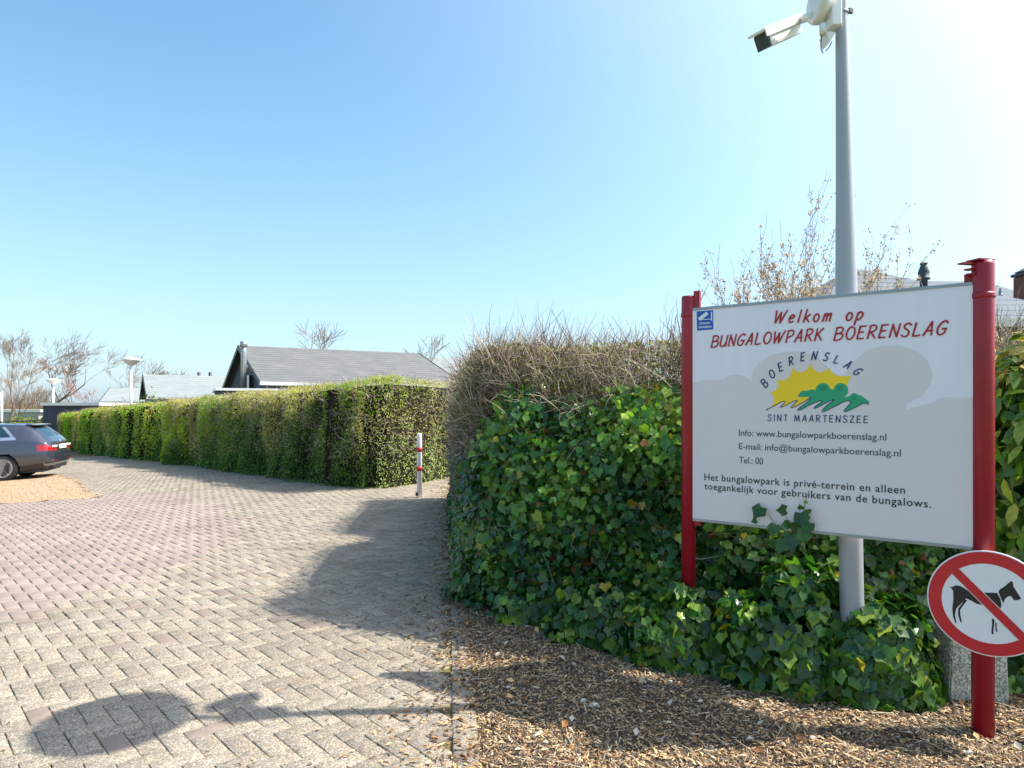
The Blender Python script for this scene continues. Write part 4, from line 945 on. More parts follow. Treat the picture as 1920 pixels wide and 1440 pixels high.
def slash(hw, o, mat, ll, nm):
    a1 = zd(285, 245); a2 = zd(665, 622); d = np.array(a2)-np.array(a1); d /= np.linalg.norm(d); n_ = np.array([-d[1], d[0]])
    mb = MB(); mb.poly([dpt(*(d*s_*ll+n_*q*hw), o) for s_, q in ((-1, -1), (1, -1), (1, 1), (-1, 1))], [(0, 1, 2, 3)]); mb.build(nm, mat, dg)
slash(.018, .0026, M['white'], DR-.048, 'slash_edge'); slash(.0158, .0031, M['red2'], DR-.04, 'slash_bar')
MB().box(dpt(0, 0, -.011), (.1, .014, .03), math.atan2(dB[1], dB[0])).build('clamp', M['alu'], dg)
M['cb'] = None

# ------------------------------------------------------------------ concrete block behind the post
cb = MB(); bx, by = 1.965, 2.93
cb.poly([(bx-.135, by-.07, -.05), (bx+.10, by-.09, -.05), (bx+.135, by-.05, -.05), (bx+.13, by+.1, -.05), (bx-.13, by+.1, -.05),
         (bx-.105, by-.05, .46), (bx+.095, by-.07, .46), (bx+.12, by-.04, .46), (bx+.115, by+.08, .46), (bx-.10, by+.08, .46)],
        [(0, 1, 6, 5), (1, 2, 7, 6), (2, 3, 8, 7), (3, 4, 9, 8), (4, 0, 5, 9), (5, 6, 7, 8, 9), (4, 3, 2, 1, 0)])
bmesh.ops.bevel(cb.bm, geom=[e for e in cb.bm.edges], offset=.006, segments=2, affect='EDGES')
cb.build('concrete_block', M['concrete'], label='weathered tapered concrete block standing behind the round no-dogs sign', cat='block')

# ------------------------------------------------------------------ lamp post with camera
px0, py0 = 1.492, 2.984
def lean(z): return (px0-.0172*z, py0, z)
lamp = empty('lamp_post', (px0, py0, 0), label='tall tapering grey lamp post rising behind the welcome board and carrying a camera', cat='lamp post')
zs_ = [-.1, .35, .9, 1.5, 1.85, 2.2, 2.6, 3.0, 3.3, 3.55]; rs = [.049, .049, .048, .047, .043, .036, .030, .025, .023, .022]
MB().tube([lean(z) for z in zs_], rs, 28).build('pole', M['polegrey'], lamp)
hx = lean(3.5)
def lamp_head(parent, cx, cy, cz, rad, k=40):
    T = Matrix.Translation((cx, cy, cz))
    MB().lathe([(.035, 0), (.05, .03), (rad*.55, .13), (rad*.93, .235), (rad, .27), (rad*.98, .29)], T, k).build('lamp_shade', M['dirtywhite'], parent)
    MB().lathe([(rad*.98, .291), (rad*.8, .33), (rad*.45, .36), (0.001, .372)], T, k).build('lamp_cover', M['dirtywhite'], parent)
lamp_head(lamp, hx[0], hx[1], 3.48, .29)
cc = empty('security_camera', lean(3.0), label='white bullet security camera with dark lens window on an arm from the grey pole', cat='camera')
def cp(x, y, d=3.0): return px(x, y, d)
dpc = 2.98
MB().box((cp(1558, 4, dpc+.02)), (.044, .12, .26), 0, .006).build('mounting_box', M['white'], cc)
# slanted foot of the mounting box
a0 = cp(1550, 59, dpc-.03); a1 = cp(1567, 60, dpc-.03); a2 = cp(1556, 79, dpc-.03)
mb = MB(); off = Vector((0, .07, 0)); mb.poly([a0, a1, a2, a0+off, a1+off, a2+off], [(0, 1, 2), (5, 4, 3), (0, 3, 4, 1), (1, 4, 5, 2), (2, 5, 3, 0)]); mb.build('box_foot', M['dirtywhite'], cc)
MB().lathe([(.075, -.035), (.082, -.02), (.082, .0), (.072, .004), (.072, .03)], Matrix.Translation(cp(1540, 8, dpc+.02)) @ Matrix.Rotation(R(90), 4, 'Y'), 32).build('junction_box', M['dirtywhite'], cc)
MB().tube([cp(1530, 28, dpc+.03), cp(1512, 33, dpc+.12), cp(1497, 40, dpc+.2)], [.022, .019, .016], 16).build('arm', M['dirtywhite'], cc)
MB().tube([cp(1542, 45, dpc-.01), cp(1542, 65, dpc-.01)], [.014, .012], 12).build('cable_gland', M['dirtywhite'], cc)
MB().tube([cp(1541, 66, dpc-.01), cp(1539, 82, dpc-.01), cp(1540, 95, dpc-.01), cp(1544, 100, dpc-.01)], .0022, 6).build('cable', M['dark'], cc)
MB().tube([cp(1560, 78, dpc-.01), cp(1555, 88, dpc-.01), cp(1548, 96, dpc-.01)], .0022, 6).build('cable', M['dark'], cc)
MB().tube([cp(1497, 36, dpc+.2), cp(1490, 44, dpc+.2), cp(1487, 52, dpc+.2)], [.02, .022, .016], 14).build('joint', M['dirtywhite'], cc)
pA = cp(1489, 38, dpc+.20); pB = cp(1421, 66, dpc+.06); ax = (pB-pA).normalized(); L = (pB-pA).length
up_ = Vector((0, 0, 1)); sd_ = ax.cross(up_).normalized(); up_ = sd_.cross(ax).normalized()
CM = Matrix(((ax.x, sd_.x, up_.x, 0), (ax.y, sd_.y, up_.y, 0), (ax.z, sd_.z, up_.z, 0), (0, 0, 0, 1)))
mid = (pA+pB)/2
MB().box(mid-up_*.030, (L*.86, .078, .072), M=CM @ Matrix.Diagonal((1, 1, 1, 1)), bev=.012).build('housing', M['dirtywhite'], cc)
MB().box(mid+ax*.006+up_*.008, (L*1.02, .092, .012), M=CM, bev=.004).build('sun_shield', M['white'], cc)
MB().box(mid+ax*.006-sd_*.044-up_*.008, (L*1.0, .005, .03), M=CM).build('sun_shield', M['white'], cc)
MB().box(mid+ax*(L*.435)-up_*.034, (.012, .07, .066), M=CM, bev=.004).build('lens_window', simple('lens_glass', (.03, .05, .08), .12, 0, .02), cc)
MB().lathe([(.0285, -.006), (.0295, -.003), (.0295, .003), (.0285, .006)], Matrix.Translation(lean(2.985)), 24).build('strap', M['alu'], cc)
MB().box(Vector(lean(2.99))+Vector((.034, -.01, 0)), (.022, .012, .02), .4).build('strap_buckle', M['dark'], cc)

# ------------------------------------------------------------------ bollard
bo = empty('bollard', (-1.31, 9.66, 0), label='slim white bollard with two red bands at the mouth of the path', cat='bollard')
def seg(z0, z1, r_, m_, nm): MB().lathe([(r_, z0), (r_, z1)], Matrix.Translation((-1.31, 9.66, 0)), 20).build(nm, m_, bo)
MB().lathe([(.036, -.05), (.036, .88), (.033, .9), (.0, .906)], Matrix.Translation((-1.31, 9.66, 0)), 20).build('pole', M['white'], bo)
seg(.64, .705, .0375, M['red2'], 'red_band'); seg(.37, .435, .0375, M['red2'], 'red_band')
MB().box((-1.345, 9.63, .045), (.03, .02, .05)).build('lock', M['dark'], bo)

# ------------------------------------------------------------------ street lamps in the distance
for x, yt, dpt_, wd, lab in ((243, 670, 26.7, 33, 'taller nearer white dish lamp rising above the clipped hedge'), (97, 710, 39, 23, 'smaller distant dish lamp left of the flat-roofed garage')):
    b_ = px(x+3, yt, dpt_); z0 = gf(b_.x, b_.y); st_ = empty('street_lamp', (b_.x, b_.y, z0), label=lab, cat='street lamp', group='white dish lamps along the road')
    MB().tube([(b_.x, b_.y, z0), (b_.x, b_.y, (z0+b_.z)/2), (b_.x, b_.y, b_.z-.3)], [.07, .06, .045], 12).build('pole', M['white'], st_)
    lamp_head(st_, b_.x, b_.y, b_.z-.37, wd/2*dpt_/F, 24)
b_ = px(3, 735, 44); z0 = gf(b_.x, b_.y); st_ = empty('signpost', (b_.x, b_.y, z0), label='pale slender pole at the far left edge beyond the parked car', cat='pole')
MB().tube([(b_.x, b_.y, z0), (b_.x, b_.y, b_.z)], .07, 8).build('pole', M['white'], st_)

# ------------------------------------------------------------------ buildings
def bungalow(name, ax_, ay_, beta, L, hw, ridge, eave, label, roofm, zg, over=.25, clad=M['cladding'], shingles=16, planks=True, parts=True):
    a_ = Vector((math.cos(beta), math.sin(beta), 0)); p_ = Vector((math.sin(beta), -math.cos(beta), 0)); A0 = Vector((ax_, ay_, 0))
    h = empty(name, (ax_+a_.x*L/2, ay_+a_.y*L/2, zg), beta, label=label, cat='house')
    q = lambda s, t, z: A0+a_*s+p_*t+Vector((0, 0, z))
    w2 = hw-.3; ez = eave-.02; rz = ridge-.14
    kz = (ridge-eave)/hw
    MB().poly([q(over, -w2, zg), q(L-over, -w2, zg), q(L-over, w2, zg), q(over, w2, zg), q(over, -w2, ez), q(L-over, -w2, ez), q(L-over, w2, ez), q(over, w2, ez), q(over, 0, rz), q(L-over, 0, rz)],
              [(0, 1, 5, 4), (2, 3, 7, 6), (3, 0, 4, 8, 7), (1, 2, 6, 9, 5), (4, 5, 9, 8), (6, 7, 8, 9)]).build('wall', clad, h)
    for sg in (1, -1):
        th = .07
        rf = MB().poly([q(0, 0, ridge), q(L, 0, ridge), q(L, sg*hw, eave), q(0, sg*hw, eave), q(0, 0, ridge-th), q(L, 0, ridge-th), q(L, sg*hw, eave-th), q(0, sg*hw, eave-th)],
                  [(0, 1, 2, 3), (4, 5, 6, 7), (0, 1, 5, 4), (1, 2, 6, 5), (2, 3, 7, 6), (3, 0, 4, 7)]).build('roof', roofm, h)
        if shingles:
            mb = MB(); n_ = Vector((0, 0, 1))
            for i in range(shingles):
                t0 = i/shingles; t1 = (i+1)/shingles
                f0 = q(-.01, sg*hw*t0, ridge-(ridge-eave)*t0+.003); f1 = q(L+.01, sg*hw*t0, ridge-(ridge-eave)*t0+.004)
                g0 = q(-.01, sg*hw*(t1+.002), ridge-(ridge-eave)*t1+.008); g1 = q(L+.01, sg*hw*(t1+.002), ridge-(ridge-eave)*t1+.008)
                dn = Vector((0, 0, -.004))
                mb.poly([f0, f1, g1, g0, g0+dn, g1+dn], [(0, 1, 2, 3), (3, 2, 5, 4)])
            mb.build('shingle_courses', roofm, rf, kind='stuff')
    if planks:
        nn_ = 13
        for i in range(nn_):
            z0_ = eave-.6+i*(rz-eave+.6)/nn_; z1_ = z0_+(rz-eave+.6)/nn_-.02
            def wdt(z): return w2*min(1, max(.0, (rz-z)/(rz-ez))) if z > ez else w2
            a0_, a1_ = wdt(z0_), wdt(z1_)
            if a1_ < .03: a1_ = .02
            MB().poly([q(over-.02, -a0_, z0_), q(over-.035, a0_, z0_), q(over-.015, a1_, z1_), q(over-.015, -a1_, z1_)], [(0, 1, 2, 3)]).build('plank', clad, h)
    # verge boards
    for s_ in (0, L):
        for sg in (1, -1):
            o_ = -.03 if s_ == 0 else .03
            MB().poly([q(s_+o_, 0, ridge+.03), q(s_+o_, sg*(hw+.03), eave+.02), q(s_+o_, sg*(hw+.03), eave-.16), q(s_+o_, 0, ridge-.16),
                       q(s_, 0, ridge+.03), q(s_, sg*(hw+.03), eave+.02), q(s_, sg*(hw+.03), eave-.16), q(s_, 0, ridge-.16)],
                      [(0, 1, 2, 3), (4, 5, 6, 7), (0, 1, 5, 4), (1, 2, 6, 5), (2, 3, 7, 6), (3, 0, 4, 7)]).build('verge_board', M['dark'], h)
    MB().poly([q(-.02, hw+.01, eave+.0), q(L+.02, hw+.01, eave), q(L+.02, hw+.10, eave), q(-.02, hw+.10, eave), q(-.02, hw+.01, eave-.11), q(L+.02, hw+.01, eave-.11), q(L+.02, hw+.08, eave-.11), q(-.02, hw+.08, eave-.11)],
              [(0, 1, 2, 3), (4, 5, 6, 7), (0, 1, 5, 4), (1, 2, 6, 5), (2, 3, 7, 6), (3, 0, 4, 7)]).build('gutter', M['dirtywhite'], h)
    return h, q
h1, q1 = bungalow('bungalow', -11.22, 28, R(30), 7.9, 4.95, 3.82, 2.17, 'dark clad bungalow with long grey shingle roof and metal flue behind the clipped hedge', M['roof'], gf(-10, 28)-.1)
# flue, window, flood light on the gable end
pf_ = q1(-.25, 3.0, 0)
MB().tube([(pf_.x, pf_.y, 1.2), (pf_.x, pf_.y, 3.35), (pf_.x, pf_.y, 3.5)], [.1, .1, .1], 14).build('flue_pipe', simple('flue_metal', lin(165, 168, 170), .35, .6), h1)
MB().tube([(pf_.x, pf_.y, 3.53), (pf_.x, pf_.y, 3.72)], [.14, .12], 14).build('flue_cap', M['alu'], h1)
wn = MB()
for s_, t_, z_ in ((.12, 1.9, 2.15),):
    c_ = q1(s_, t_, z_); MB().box(c_, (.1, .5, .75), R(30)).build('window', M['glass'], h1)
MB().box(q1(.0, 2.35, 2.85), (.2, .3, .1), R(60)).build('flood_light', M['white'], h1)
def flatroof(name, corners, zt, label, zg, wallm=M['cladding'], fasc=M['white'], ft=.12):
    h = empty(name, (corners[0][0], corners[0][1], zg), label=label, cat='outbuilding')
    cx = sum(c[0] for c in corners)/4; cy = sum(c[1] for c in corners)/4
    inn = [(cx+(c[0]-cx)*.95, cy+(c[1]-cy)*.95) for c in corners]
    def pr(cs, z0, z1): return MB().poly([(x, y, z0) for x, y in cs]+[(x, y, z1) for x, y in cs], [(0, 1, 2, 3), (4, 5, 6, 7)]+[(i, (i+1) % 4, 4+(i+1) % 4, 4+i) for i in range(4)])
    pr(inn, zg, zt-ft).build('wall', wallm, h); pr(corners, zt-ft, zt).build('roof', fasc, h); return h
pa = px(376, 736, 23); pb = px(404, 728.5, 20.5); pc = px(566, 727, 21.5)
zt = px(404, 727.5, 20.5).z
flatroof('flat_roof_shed', [(pb.x, pb.y), (pc.x, pc.y), (pc.x-1.0, pc.y+2.6), (pa.x, pa.y+.9)], zt, 'low flat-roofed annex with white fascia in front of the bungalow', gf(-8, 20)-.1, ft=.07)
h2, q2 = bungalow('bungalow', px(268, 703, 37).x, 37, R(31), 11, 3.6, px(268, 702, 37).z, px(275, 744, 34).z, 'smaller pale-grey roofed bungalow left of the long roofed one', M['roof2'], -1.0, shingles=10, planks=False)
for xx in (373, 394):
    b_ = px(xx, 702, 39); MB().tube([(b_.x, b_.y, b_.z-.5), (b_.x, b_.y, b_.z+.12)], .09, 8).build('roof_vent', M['dark'], h2)
h3, q3 = bungalow('bungalow', px(206, 727, 50).x, 50, R(22), 6, 4, px(206, 727, 50).z, px(206, 752, 46).z, 'most distant pale roof beside the pinkish tree', M['roof2'], -1.0, shingles=0, planks=False)
p0 = px(75, 755, 38); p1 = px(186, 754, 38)
flatroof('garage', [(p0.x, 38), (p1.x, 38), (p1.x, 43), (p0.x, 43)], p0.z, 'low flat-roofed garage with pale fascia behind the far end of the hedge', -1.0, fasc=M['dirtywhite'], ft=.16)
p0 = px(-160, 768, 55); p1 = px(76, 767, 55)
flatroof('garage', [(p0.x, 55), (p1.x, 55), (p1.x, 60), (p0.x, 60)], p0.z, 'pale flat-roofed building at the far left beyond the parked cars', -1.0, wallm=simple('pale_cladding', lin(150, 150, 150), .7), fasc=M['dirtywhite'], ft=.2)
h4, _ = bungalow('bungalow', px(770, 668, 46).x, 46, R(14), 10, 4.5, px(770, 670, 46).z, 2.6, 'grey roof just showing above the long roof beside the tall hedge', M['roof2'], -.2, shingles=0, planks=False)

# right-hand house with hipped roof
rh = empty('hipped_roof_house', (7, 14, 0), label='bungalow with grey hipped roof behind the board and red post on the right', cat='house')
ap = px(1600, 503, 14); ez = px(1800, 603, 10.5).z; cn = [(4.4, 10.5), (9.65, 10.5), (9.65, 17.5), (4.4, 17.5)]
mb = MB(); mb.poly([(x, y, ez) for x, y in cn]+[(ap.x, 14, ap.z)], [(0, 1, 4), (1, 2, 4), (2, 3, 4), (3, 0, 4), (0, 1, 2, 3)]); mb.build('roof', M['roof3'], rh)
mb = MB()
for i in range(12):
    t0, t1 = i/12, (i+1)/12; L0_ = [Vector((x, y, ez)).lerp(Vector((ap.x, 14, ap.z)), t0) for x, y in cn[:2]]; L1_ = [Vector((x, y, ez)).lerp(Vector((ap.x, 14, ap.z)), t1*.999) for x, y in cn[:2]]
    u_ = Vector((0, -.0015, .004)); mb.poly([L0_[0]+u_*1.3, L0_[1]+u_*1.3, L1_[1]+u_*.3, L1_[0]+u_*.3, L0_[0], L0_[1]], [(0, 1, 2, 3), (0, 1, 5, 4)])
mb.build('shingle_courses', M['roof3'], rh, kind='stuff')
MB().box((7.02, 14, ez/2-.1), (4.7, 6.4, ez-.02)).build('wall', M['cladding'], rh)
MB().box((7.02, 10.42, ez-.03), (5.4, .12, .12)).build('gutter', M['dirtywhite'], rh)
for (xx, yb, yt, dd, nm) in ((1732, 540, 492, 12.3, 'roof_flue'), (1876, 560, 540, 12, 'roof_vent')):
    b0 = px(xx, yb, dd); b1 = px(xx, yt, dd); hh_ = b1.z-b0.z; r_ = .085 if nm == 'roof_flue' else .03
    MB().lathe([(r_*.75, -.3), (r_*.75, hh_*.3), (r_*1.25, hh_*.33), (r_*1.25, hh_*.4), (r_*.95, hh_*.42), (r_*1.15, hh_*.6), (r_*.7, hh_*.85), (r_*.55, hh_*.9), (r_*.75, hh_*.92), (r_*.75, hh_*.98), (0.001, hh_)], Matrix.Translation(b0), 16).build(nm, simple('flue_dark', lin(56, 66, 72), .6) if nm == 'roof_flue' else M['alu'], rh)
b0 = px(1921, 540, 12.5)
ch = empty('chimney', (b0.x, b0.y, 2.4), label='brown brick chimney with a dark cowl at the right edge of the frame', cat='chimney')
MB().box((b0.x+.02, b0.y, b0.z-.25), (.26, .26, .9)).build('stack', M['brick'], ch); MB().box((b0.x+.02, b0.y, b0.z+.24), (.32, .32, .05)).build('cap', M['dark'], ch)
MB().poly([(b0.x-.12, b0.y-.14, b0.z+.29), (b0.x+.16, b0.y-.14, b0.z+.29), (b0.x+.16, b0.y+.14, b0.z+.29), (b0.x-.12, b0.y+.14, b0.z+.29), (b0.x+.02, b0.y, b0.z+.38)], [(0, 1, 4), (1, 2, 4), (2, 3, 4), (3, 0, 4), (0, 1, 2, 3)]).build('cowl', M['dark'], ch)
p0 = px(1700, 527, 22); p1 = px(1846, 525, 22)
h5 = empty('bungalow', (p0.x, 22, 0), label='grey roof top just showing between the roof flue and the red post', cat='house')
zt_ = p0.z
MB().poly([(p0.x, 22, zt_), (p1.x, 22, zt_), (p1.x+.6, 18.5, zt_-1.6), (p0.x-.6, 18.5, zt_-1.6), (p1.x+.6, 25.5, zt_-1.6), (p0.x-.6, 25.5, zt_-1.6)], [(0, 1, 2, 3), (0, 1, 4, 5), (0, 3, 5), (1, 2, 4), (2, 3, 5, 4)]).build('roof', M['roof3'], h5)
MB().box(((p0.x+p1.x)/2, 22, (zt_-1.6)/2), (p1.x-p0.x+.8, 6.6, zt_-1.62)).build('wall', M['cladding'], h5)

# ------------------------------------------------------------------ trees
def grow(base_, height, spread, seed, wind=0, levels=5, r0=None, nfirst=4, trunkf=.35, minr=.006, kids=(2, 3, 3), upk=.25):
    rd = random.Random(seed); S = []; tips = []
    def br(p, d, L, r, lv):
        n_ = 3 if lv > 1 else 2
        for i in range(n_):
            d = (d+Vector((rd.gauss(0, .16)+wind*.06, rd.gauss(0, .16), rd.gauss(0, .1)+upk*.12))).normalized()
            q_ = p+d*(L/n_); r2 = max(minr, r*(1-.22)); S.append((p[:], q_[:], r, r2)); p = q_; r = r2
            if lv < levels and i > 0 or lv == 0 and i > 0:
                for _ in range(rd.choice(kids) if i == n_-1 else rd.choice((1, 2))):
                    th = rd.uniform(0, 6.28); s_ = rd.uniform(.45, 1.0)*spread
                    nd = (d+Vector((math.cos(th)*s_, math.sin(th)*s_, rd.uniform(-.1, .35)))).normalized()
                    br(p, nd, L*rd.uniform(.55, .82), max(minr, r*rd.uniform(.5, .7)), lv+1)
        if lv >= levels: tips.append(p[:])
    r0 = r0 or height*.02
    br(Vector(base_), Vector((wind*.15, 0, 1)), height*trunkf, r0, 0)
    return S, tips
def tree(name, label, x, ytop, depth, seed, spread=.8, wind=0, levels=4, colr=None, twc=None, minr=.008, trunkf=.34, cat_='tree', group='bare trees beyond the hedge', leaf=None, xb=None, sx_=1):
    t_ = px(x if xb is None else xb, ytop, depth); zg = gf(t_.x, t_.y)-.1; h = t_.z-zg
    S, tips = grow((0, 0, 0), h, spread, seed, wind, levels, trunkf=trunkf, minr=minr)
    mz_ = max(s[1][2] for s in S); k = h/mz_
    o = empty(name, (t_.x, t_.y, zg), label=label, cat=cat_, group=group)
    P0 = np.array([s[0] for s in S])*[k*sx_, k*sx_, k]+[t_.x, t_.y, zg]; P1_ = np.array([s[1] for s in S])*[k*sx_, k*sx_, k]+[t_.x, t_.y, zg]; R0 = np.array([s[2] for s in S]); R1 = np.array([s[3] for s in S])
    big = R0 > minr*2.5; cb_ = colr or lin(120, 108, 96); ct = twc or lin(146, 130, 118)
    for sel_, nm, cc_ in ((big, 'trunk', cb_), (~big, 'crown', ct)):
        if sel_.sum() == 0: continue
        V, Fq, C = segs(P0[sel_], P1_[sel_], R0[sel_], R1[sel_], np.tile(cc_, (sel_.sum(), 1)), 6 if nm == 'trunk' else 3)
        link(nm, npmesh(nm, V, Fq, C), M['bark'], o, kind=None if nm == 'trunk' else 'stuff')
    if leaf:
        tp = np.array(tips)*[k*sx_, k*sx_, k]+[t_.x, t_.y, zg]; tp = np.repeat(tp, leaf[1], 0)+rng.normal(0, leaf[3], (len(tips)*leaf[1], 3)); n_ = len(tp)
        c_ = np.array(leaf[0][:3])*rng.uniform(.6, 1.2, (n_, 1))
        V, Fa, C = inst(LEAF4, LEAF4F, frames(rng.normal(0, 1, (n_, 3)), rng.normal(0, 1, (n_, 3))), tp, rng.uniform(.6, 1.3, n_)*leaf[2], np.column_stack([c_, np.ones(n_)]))
        link('buds', npmesh('buds', V, Fa, C), M['buds'], o, kind='stuff')
    return o
tree('bare_tree', 'tall bare tree at the far left edge, cut by the frame', 2, 612, 45, 1, .7, .6, 5)
tree('bare_tree', 'tall wind-swept bare tree above the rear of the parked car', 58, 622, 50, 2, .85, 1.4, 5)
tree('bare_tree', 'mid-sized bare tree standing over the flat-roofed garage', 158, 658, 55, 5, .9, .6, 5, minr=.014)
tree('bare_tree', 'low brownish spreading tree between the two tallest bare trees', 28, 678, 42, 9, 1.0, .3, 5, twc=lin(158, 138, 120), trunkf=.28)
tree('budding_tree', 'small pinkish budding tree in front of the far pale roof', 190, 706, 44, 11, .5, 0, 4, twc=lin(156, 124, 118), leaf=(lin(186, 142, 138), 3, .09, .13), group=None, trunkf=.3)
tree('bare_tree', 'slight bare tree just left of the taller dish lamp', 224, 682, 58, 13, .9, .4, 4, minr=.014)
tree('bare_tree', 'slight bare tree just right of the taller dish lamp', 276, 664, 60, 17, .8, .8, 4, minr=.014)
tree('bare_tree', 'bare tree top rising behind the middle of the long roof', 604, 606, 40, 22, 1.0, .2, 4, minr=.011)
tree('bare_tree', 'bare tree top showing at the right end of the long roof', 790, 626, 42, 27, .9, .2, 4, minr=.011)
tree('bare_tree', 'small bare tree left of the far garage above the road end', 105, 690, 60, 31, .9, .5, 4, minr=.014)
tree('bare_tree', 'thin bare tree top above the smaller pale roof', 340, 690, 62, 33, 1.0, .3, 4, minr=.014)
# distant scrub line
n = 9000; dd = rng.uniform(60, 95, n); xx = rng.uniform(-140, 560, n); base_ = np.column_stack([(xx-960)/F*dd, dd, np.full(n, -1.0)])
d_ = rng.normal(0, .4, (n, 3)); d_[:, 2] = 1
hgt_ = rng.uniform(1.5, 3.9, n)*(1+.35*np.sin(xx*.03)+.2*np.sin(xx*.11))
cc_ = np.array([lin(120, 104, 88), lin(104, 92, 76), lin(124, 116, 78), lin(140, 116, 104)])[rng.choice(4, n)]
a_ = wig(base_, d_, hgt_, 3, rng.uniform(.02, .05, n), .25, .05, cc_)
V, Fq, C = segs(*a_); link('distant_scrub', npmesh('distant_scrub', V, Fq, C), M['bark'], kind='stuff', label='low brown leafless scrub on the skyline at the left', cat='scrub')
# evergreen shrub over the hedge beside lamp
def shrub(name, label, x, ytop, depth, rad, cols, n=900, size=.12, zs=.8):
    t_ = px(x, ytop, depth); zg = gf(t_.x, t_.y)-.1; o = empty(name, (t_.x, t_.y, zg), label=label, cat='shrub'); hz = (t_.z-zg)/2
    d = rng.normal(0, 1, (n, 3)); d /= np.linalg.norm(d, axis=1, keepdims=True); k = rng.uniform(.6, 1.02, n)[:, None]*(1+.15*hash2(d[:, 0]*2, d[:, 2]*2, 3, 1)[:, None])
    P = d*k*[[rad, rad*.8, hz]]+[[t_.x, t_.y, zg+hz]]
    c = np.array([q[:3] for q in cols])[rng.choice(len(cols), n)]*rng.uniform(.6, 1.2, (n, 1))
    V, Fa, C = inst(LEAF4, LEAF4F, frames(d+rng.normal(0, .5, (n, 3)), rng.normal(0, 1, (n, 3))), P, rng.uniform(.7, 1.3, n)*size, np.column_stack([c, np.ones(n)]))
    link('foliage', npmesh('foliage', V, Fa, C), M['leaf_small'], o, kind='stuff')
    st = np.tile([t_.x, t_.y, zg], (12, 1))+rng.normal(0, .05, (12, 3)); dd_ = rng.normal(0, .4, (12, 3)); dd_[:, 2] = 1
    a_ = wig(st, dd_, np.full(12, hz*1.5), 4, np.full(12, .03), .1, 0, np.tile(lin(90, 76, 60), (12, 1))); V, Fq, C = segs(*a_, k=5)
    link('stem', npmesh('stem', V, Fq, C), M['bark'], o)
shrub('evergreen_shrub', 'green leafy shrub beside the taller dish lamp in front of the smaller roof', 285, 738, 26, .75, [lin(78, 110, 50), lin(110, 136, 60), lin(60, 90, 44)], 900, .13)
shrub('evergreen_shrub', 'rounded yellow-green bush at the far end of the clipped hedge', 40, 779, 38, 1.6, [lin(120, 138, 50), lin(160, 150, 60), lin(90, 116, 44)], 1200, .16)
shrub('evergreen_shrub', 'dull brown-green shrub low between the garage and the pinkish tree', 225, 752, 36, .9, [lin(96, 96, 62), lin(120, 110, 80)], 700, .14)

# budding bush behind the board
bb = empty('budding_bush', (2.75, 6, 0), label='tall loose bush with tan budding shoots rising behind the grey pole', cat='bush')
S = []; tips = []
rd = random.Random(4); P0_, P1_, R0_, R1_ = [], [], [], []
tip_list = []
def shoot(p, d, L, r, lv):
    n_ = 5
    for i in range(n_):
        d = (d+Vector((rd.gauss(0, .1), rd.gauss(0, .1), .06))).normalized(); q_ = p+d*(L/n_); P0_.append(p[:]); P1_.append(q_[:]); R0_.append(r); r = max(.0016, r*.86); R1_.append(r); p = q_
        if lv >= 1 or i >= 3: tip_list.append((p[:], d[:]))
        if lv < 3 and i >= 1:
            for _ in range(rd.choice((1, 1, 2))):
                th = rd.uniform(0, 6.28); nd = (d+Vector((math.cos(th), math.sin(th), rd.uniform(0, .4)))*rd.uniform(.35, .7)).normalized()
                shoot(p, nd, L*rd.uniform(.35, .55), r*.6, lv+1)
tops = [(1395, 500), (1432, 462), (1470, 440), (1502, 420), (1540, 378), (1560, 430), (1600, 400), (1625, 440), (1655, 480), (1690, 500), (1590, 470), (1450, 500), (1520, 470), (1640, 520), (1410, 530)]
for x, y in tops:
    e_ = px(x, y, 6+rd.uniform(-.4, .4)); s_ = Vector((2.75+(e_.x-2.75)*.25, 6+rd.uniform(-.2, .2), .2)); L_ = (e_-s_).length
    shoot(s_, (e_-s_+Vector((0, 0, -.25))).normalized(), L_*.74, .011, 1)
P0_ = np.array(P0_); P1_ = np.array(P1_)
kz_ = (2.78-.2)/(np.percentile(P1_[:, 2], 97)-.2); x0_, x1_ = np.percentile(P1_[:, 0], [1.0, 99.0]); kx_ = 1.50/(x1_-x0_); xm_ = (x0_+x1_)/2
def fit(A_): A_ = np.array(A_); A_[:, 0] = 2.70+(A_[:, 0]-xm_)*kx_; A_[:, 2] = .2+(A_[:, 2]-.2)*kz_; return A_
P0_, P1_ = fit(P0_), fit(P1_)
V, Fq, C = segs(np.array(P0_), np.array(P1_), np.array(R0_), np.array(R1_), np.tile(lin(112, 92, 76), (len(P0_), 1)))
link('branches', npmesh('branches', V, Fq, C), M['bark'], bb, kind='stuff')
tp = fit(np.array([t[0] for t in tip_list])); td = np.array([t[1] for t in tip_list])
den = np.clip((3.0-tp[:, 2])/.9, .35, 1); kk = rng.random(len(tp)) < den; tp, td = tp[kk], td[kk]
tp = np.repeat(tp, 9, 0); td = np.repeat(td, 9, 0); n = len(tp); tp = tp+rng.normal(0, .016, (n, 3))
cp_ = np.array([lin(204, 180, 150), lin(180, 152, 128), lin(168, 160, 130), lin(216, 200, 176), lin(140, 118, 102)])[rng.choice(5, n)][:, :3]*rng.uniform(.7, 1.1, (n, 1))
V, Fa, C = inst(LEAF4, LEAF4F, frames(rng.normal(0, 1, (n, 3)), td+rng.normal(0, .5, (n, 3))), tp, np.column_stack([rng.uniform(.014, .026, n)]*1+[rng.uniform(.022, .04, n), rng.uniform(.03, .04, n)]), np.column_stack([cp_, np.ones(n)]))
link('buds', npmesh('buds', V, Fa, C), M['buds'], bb, kind='stuff')
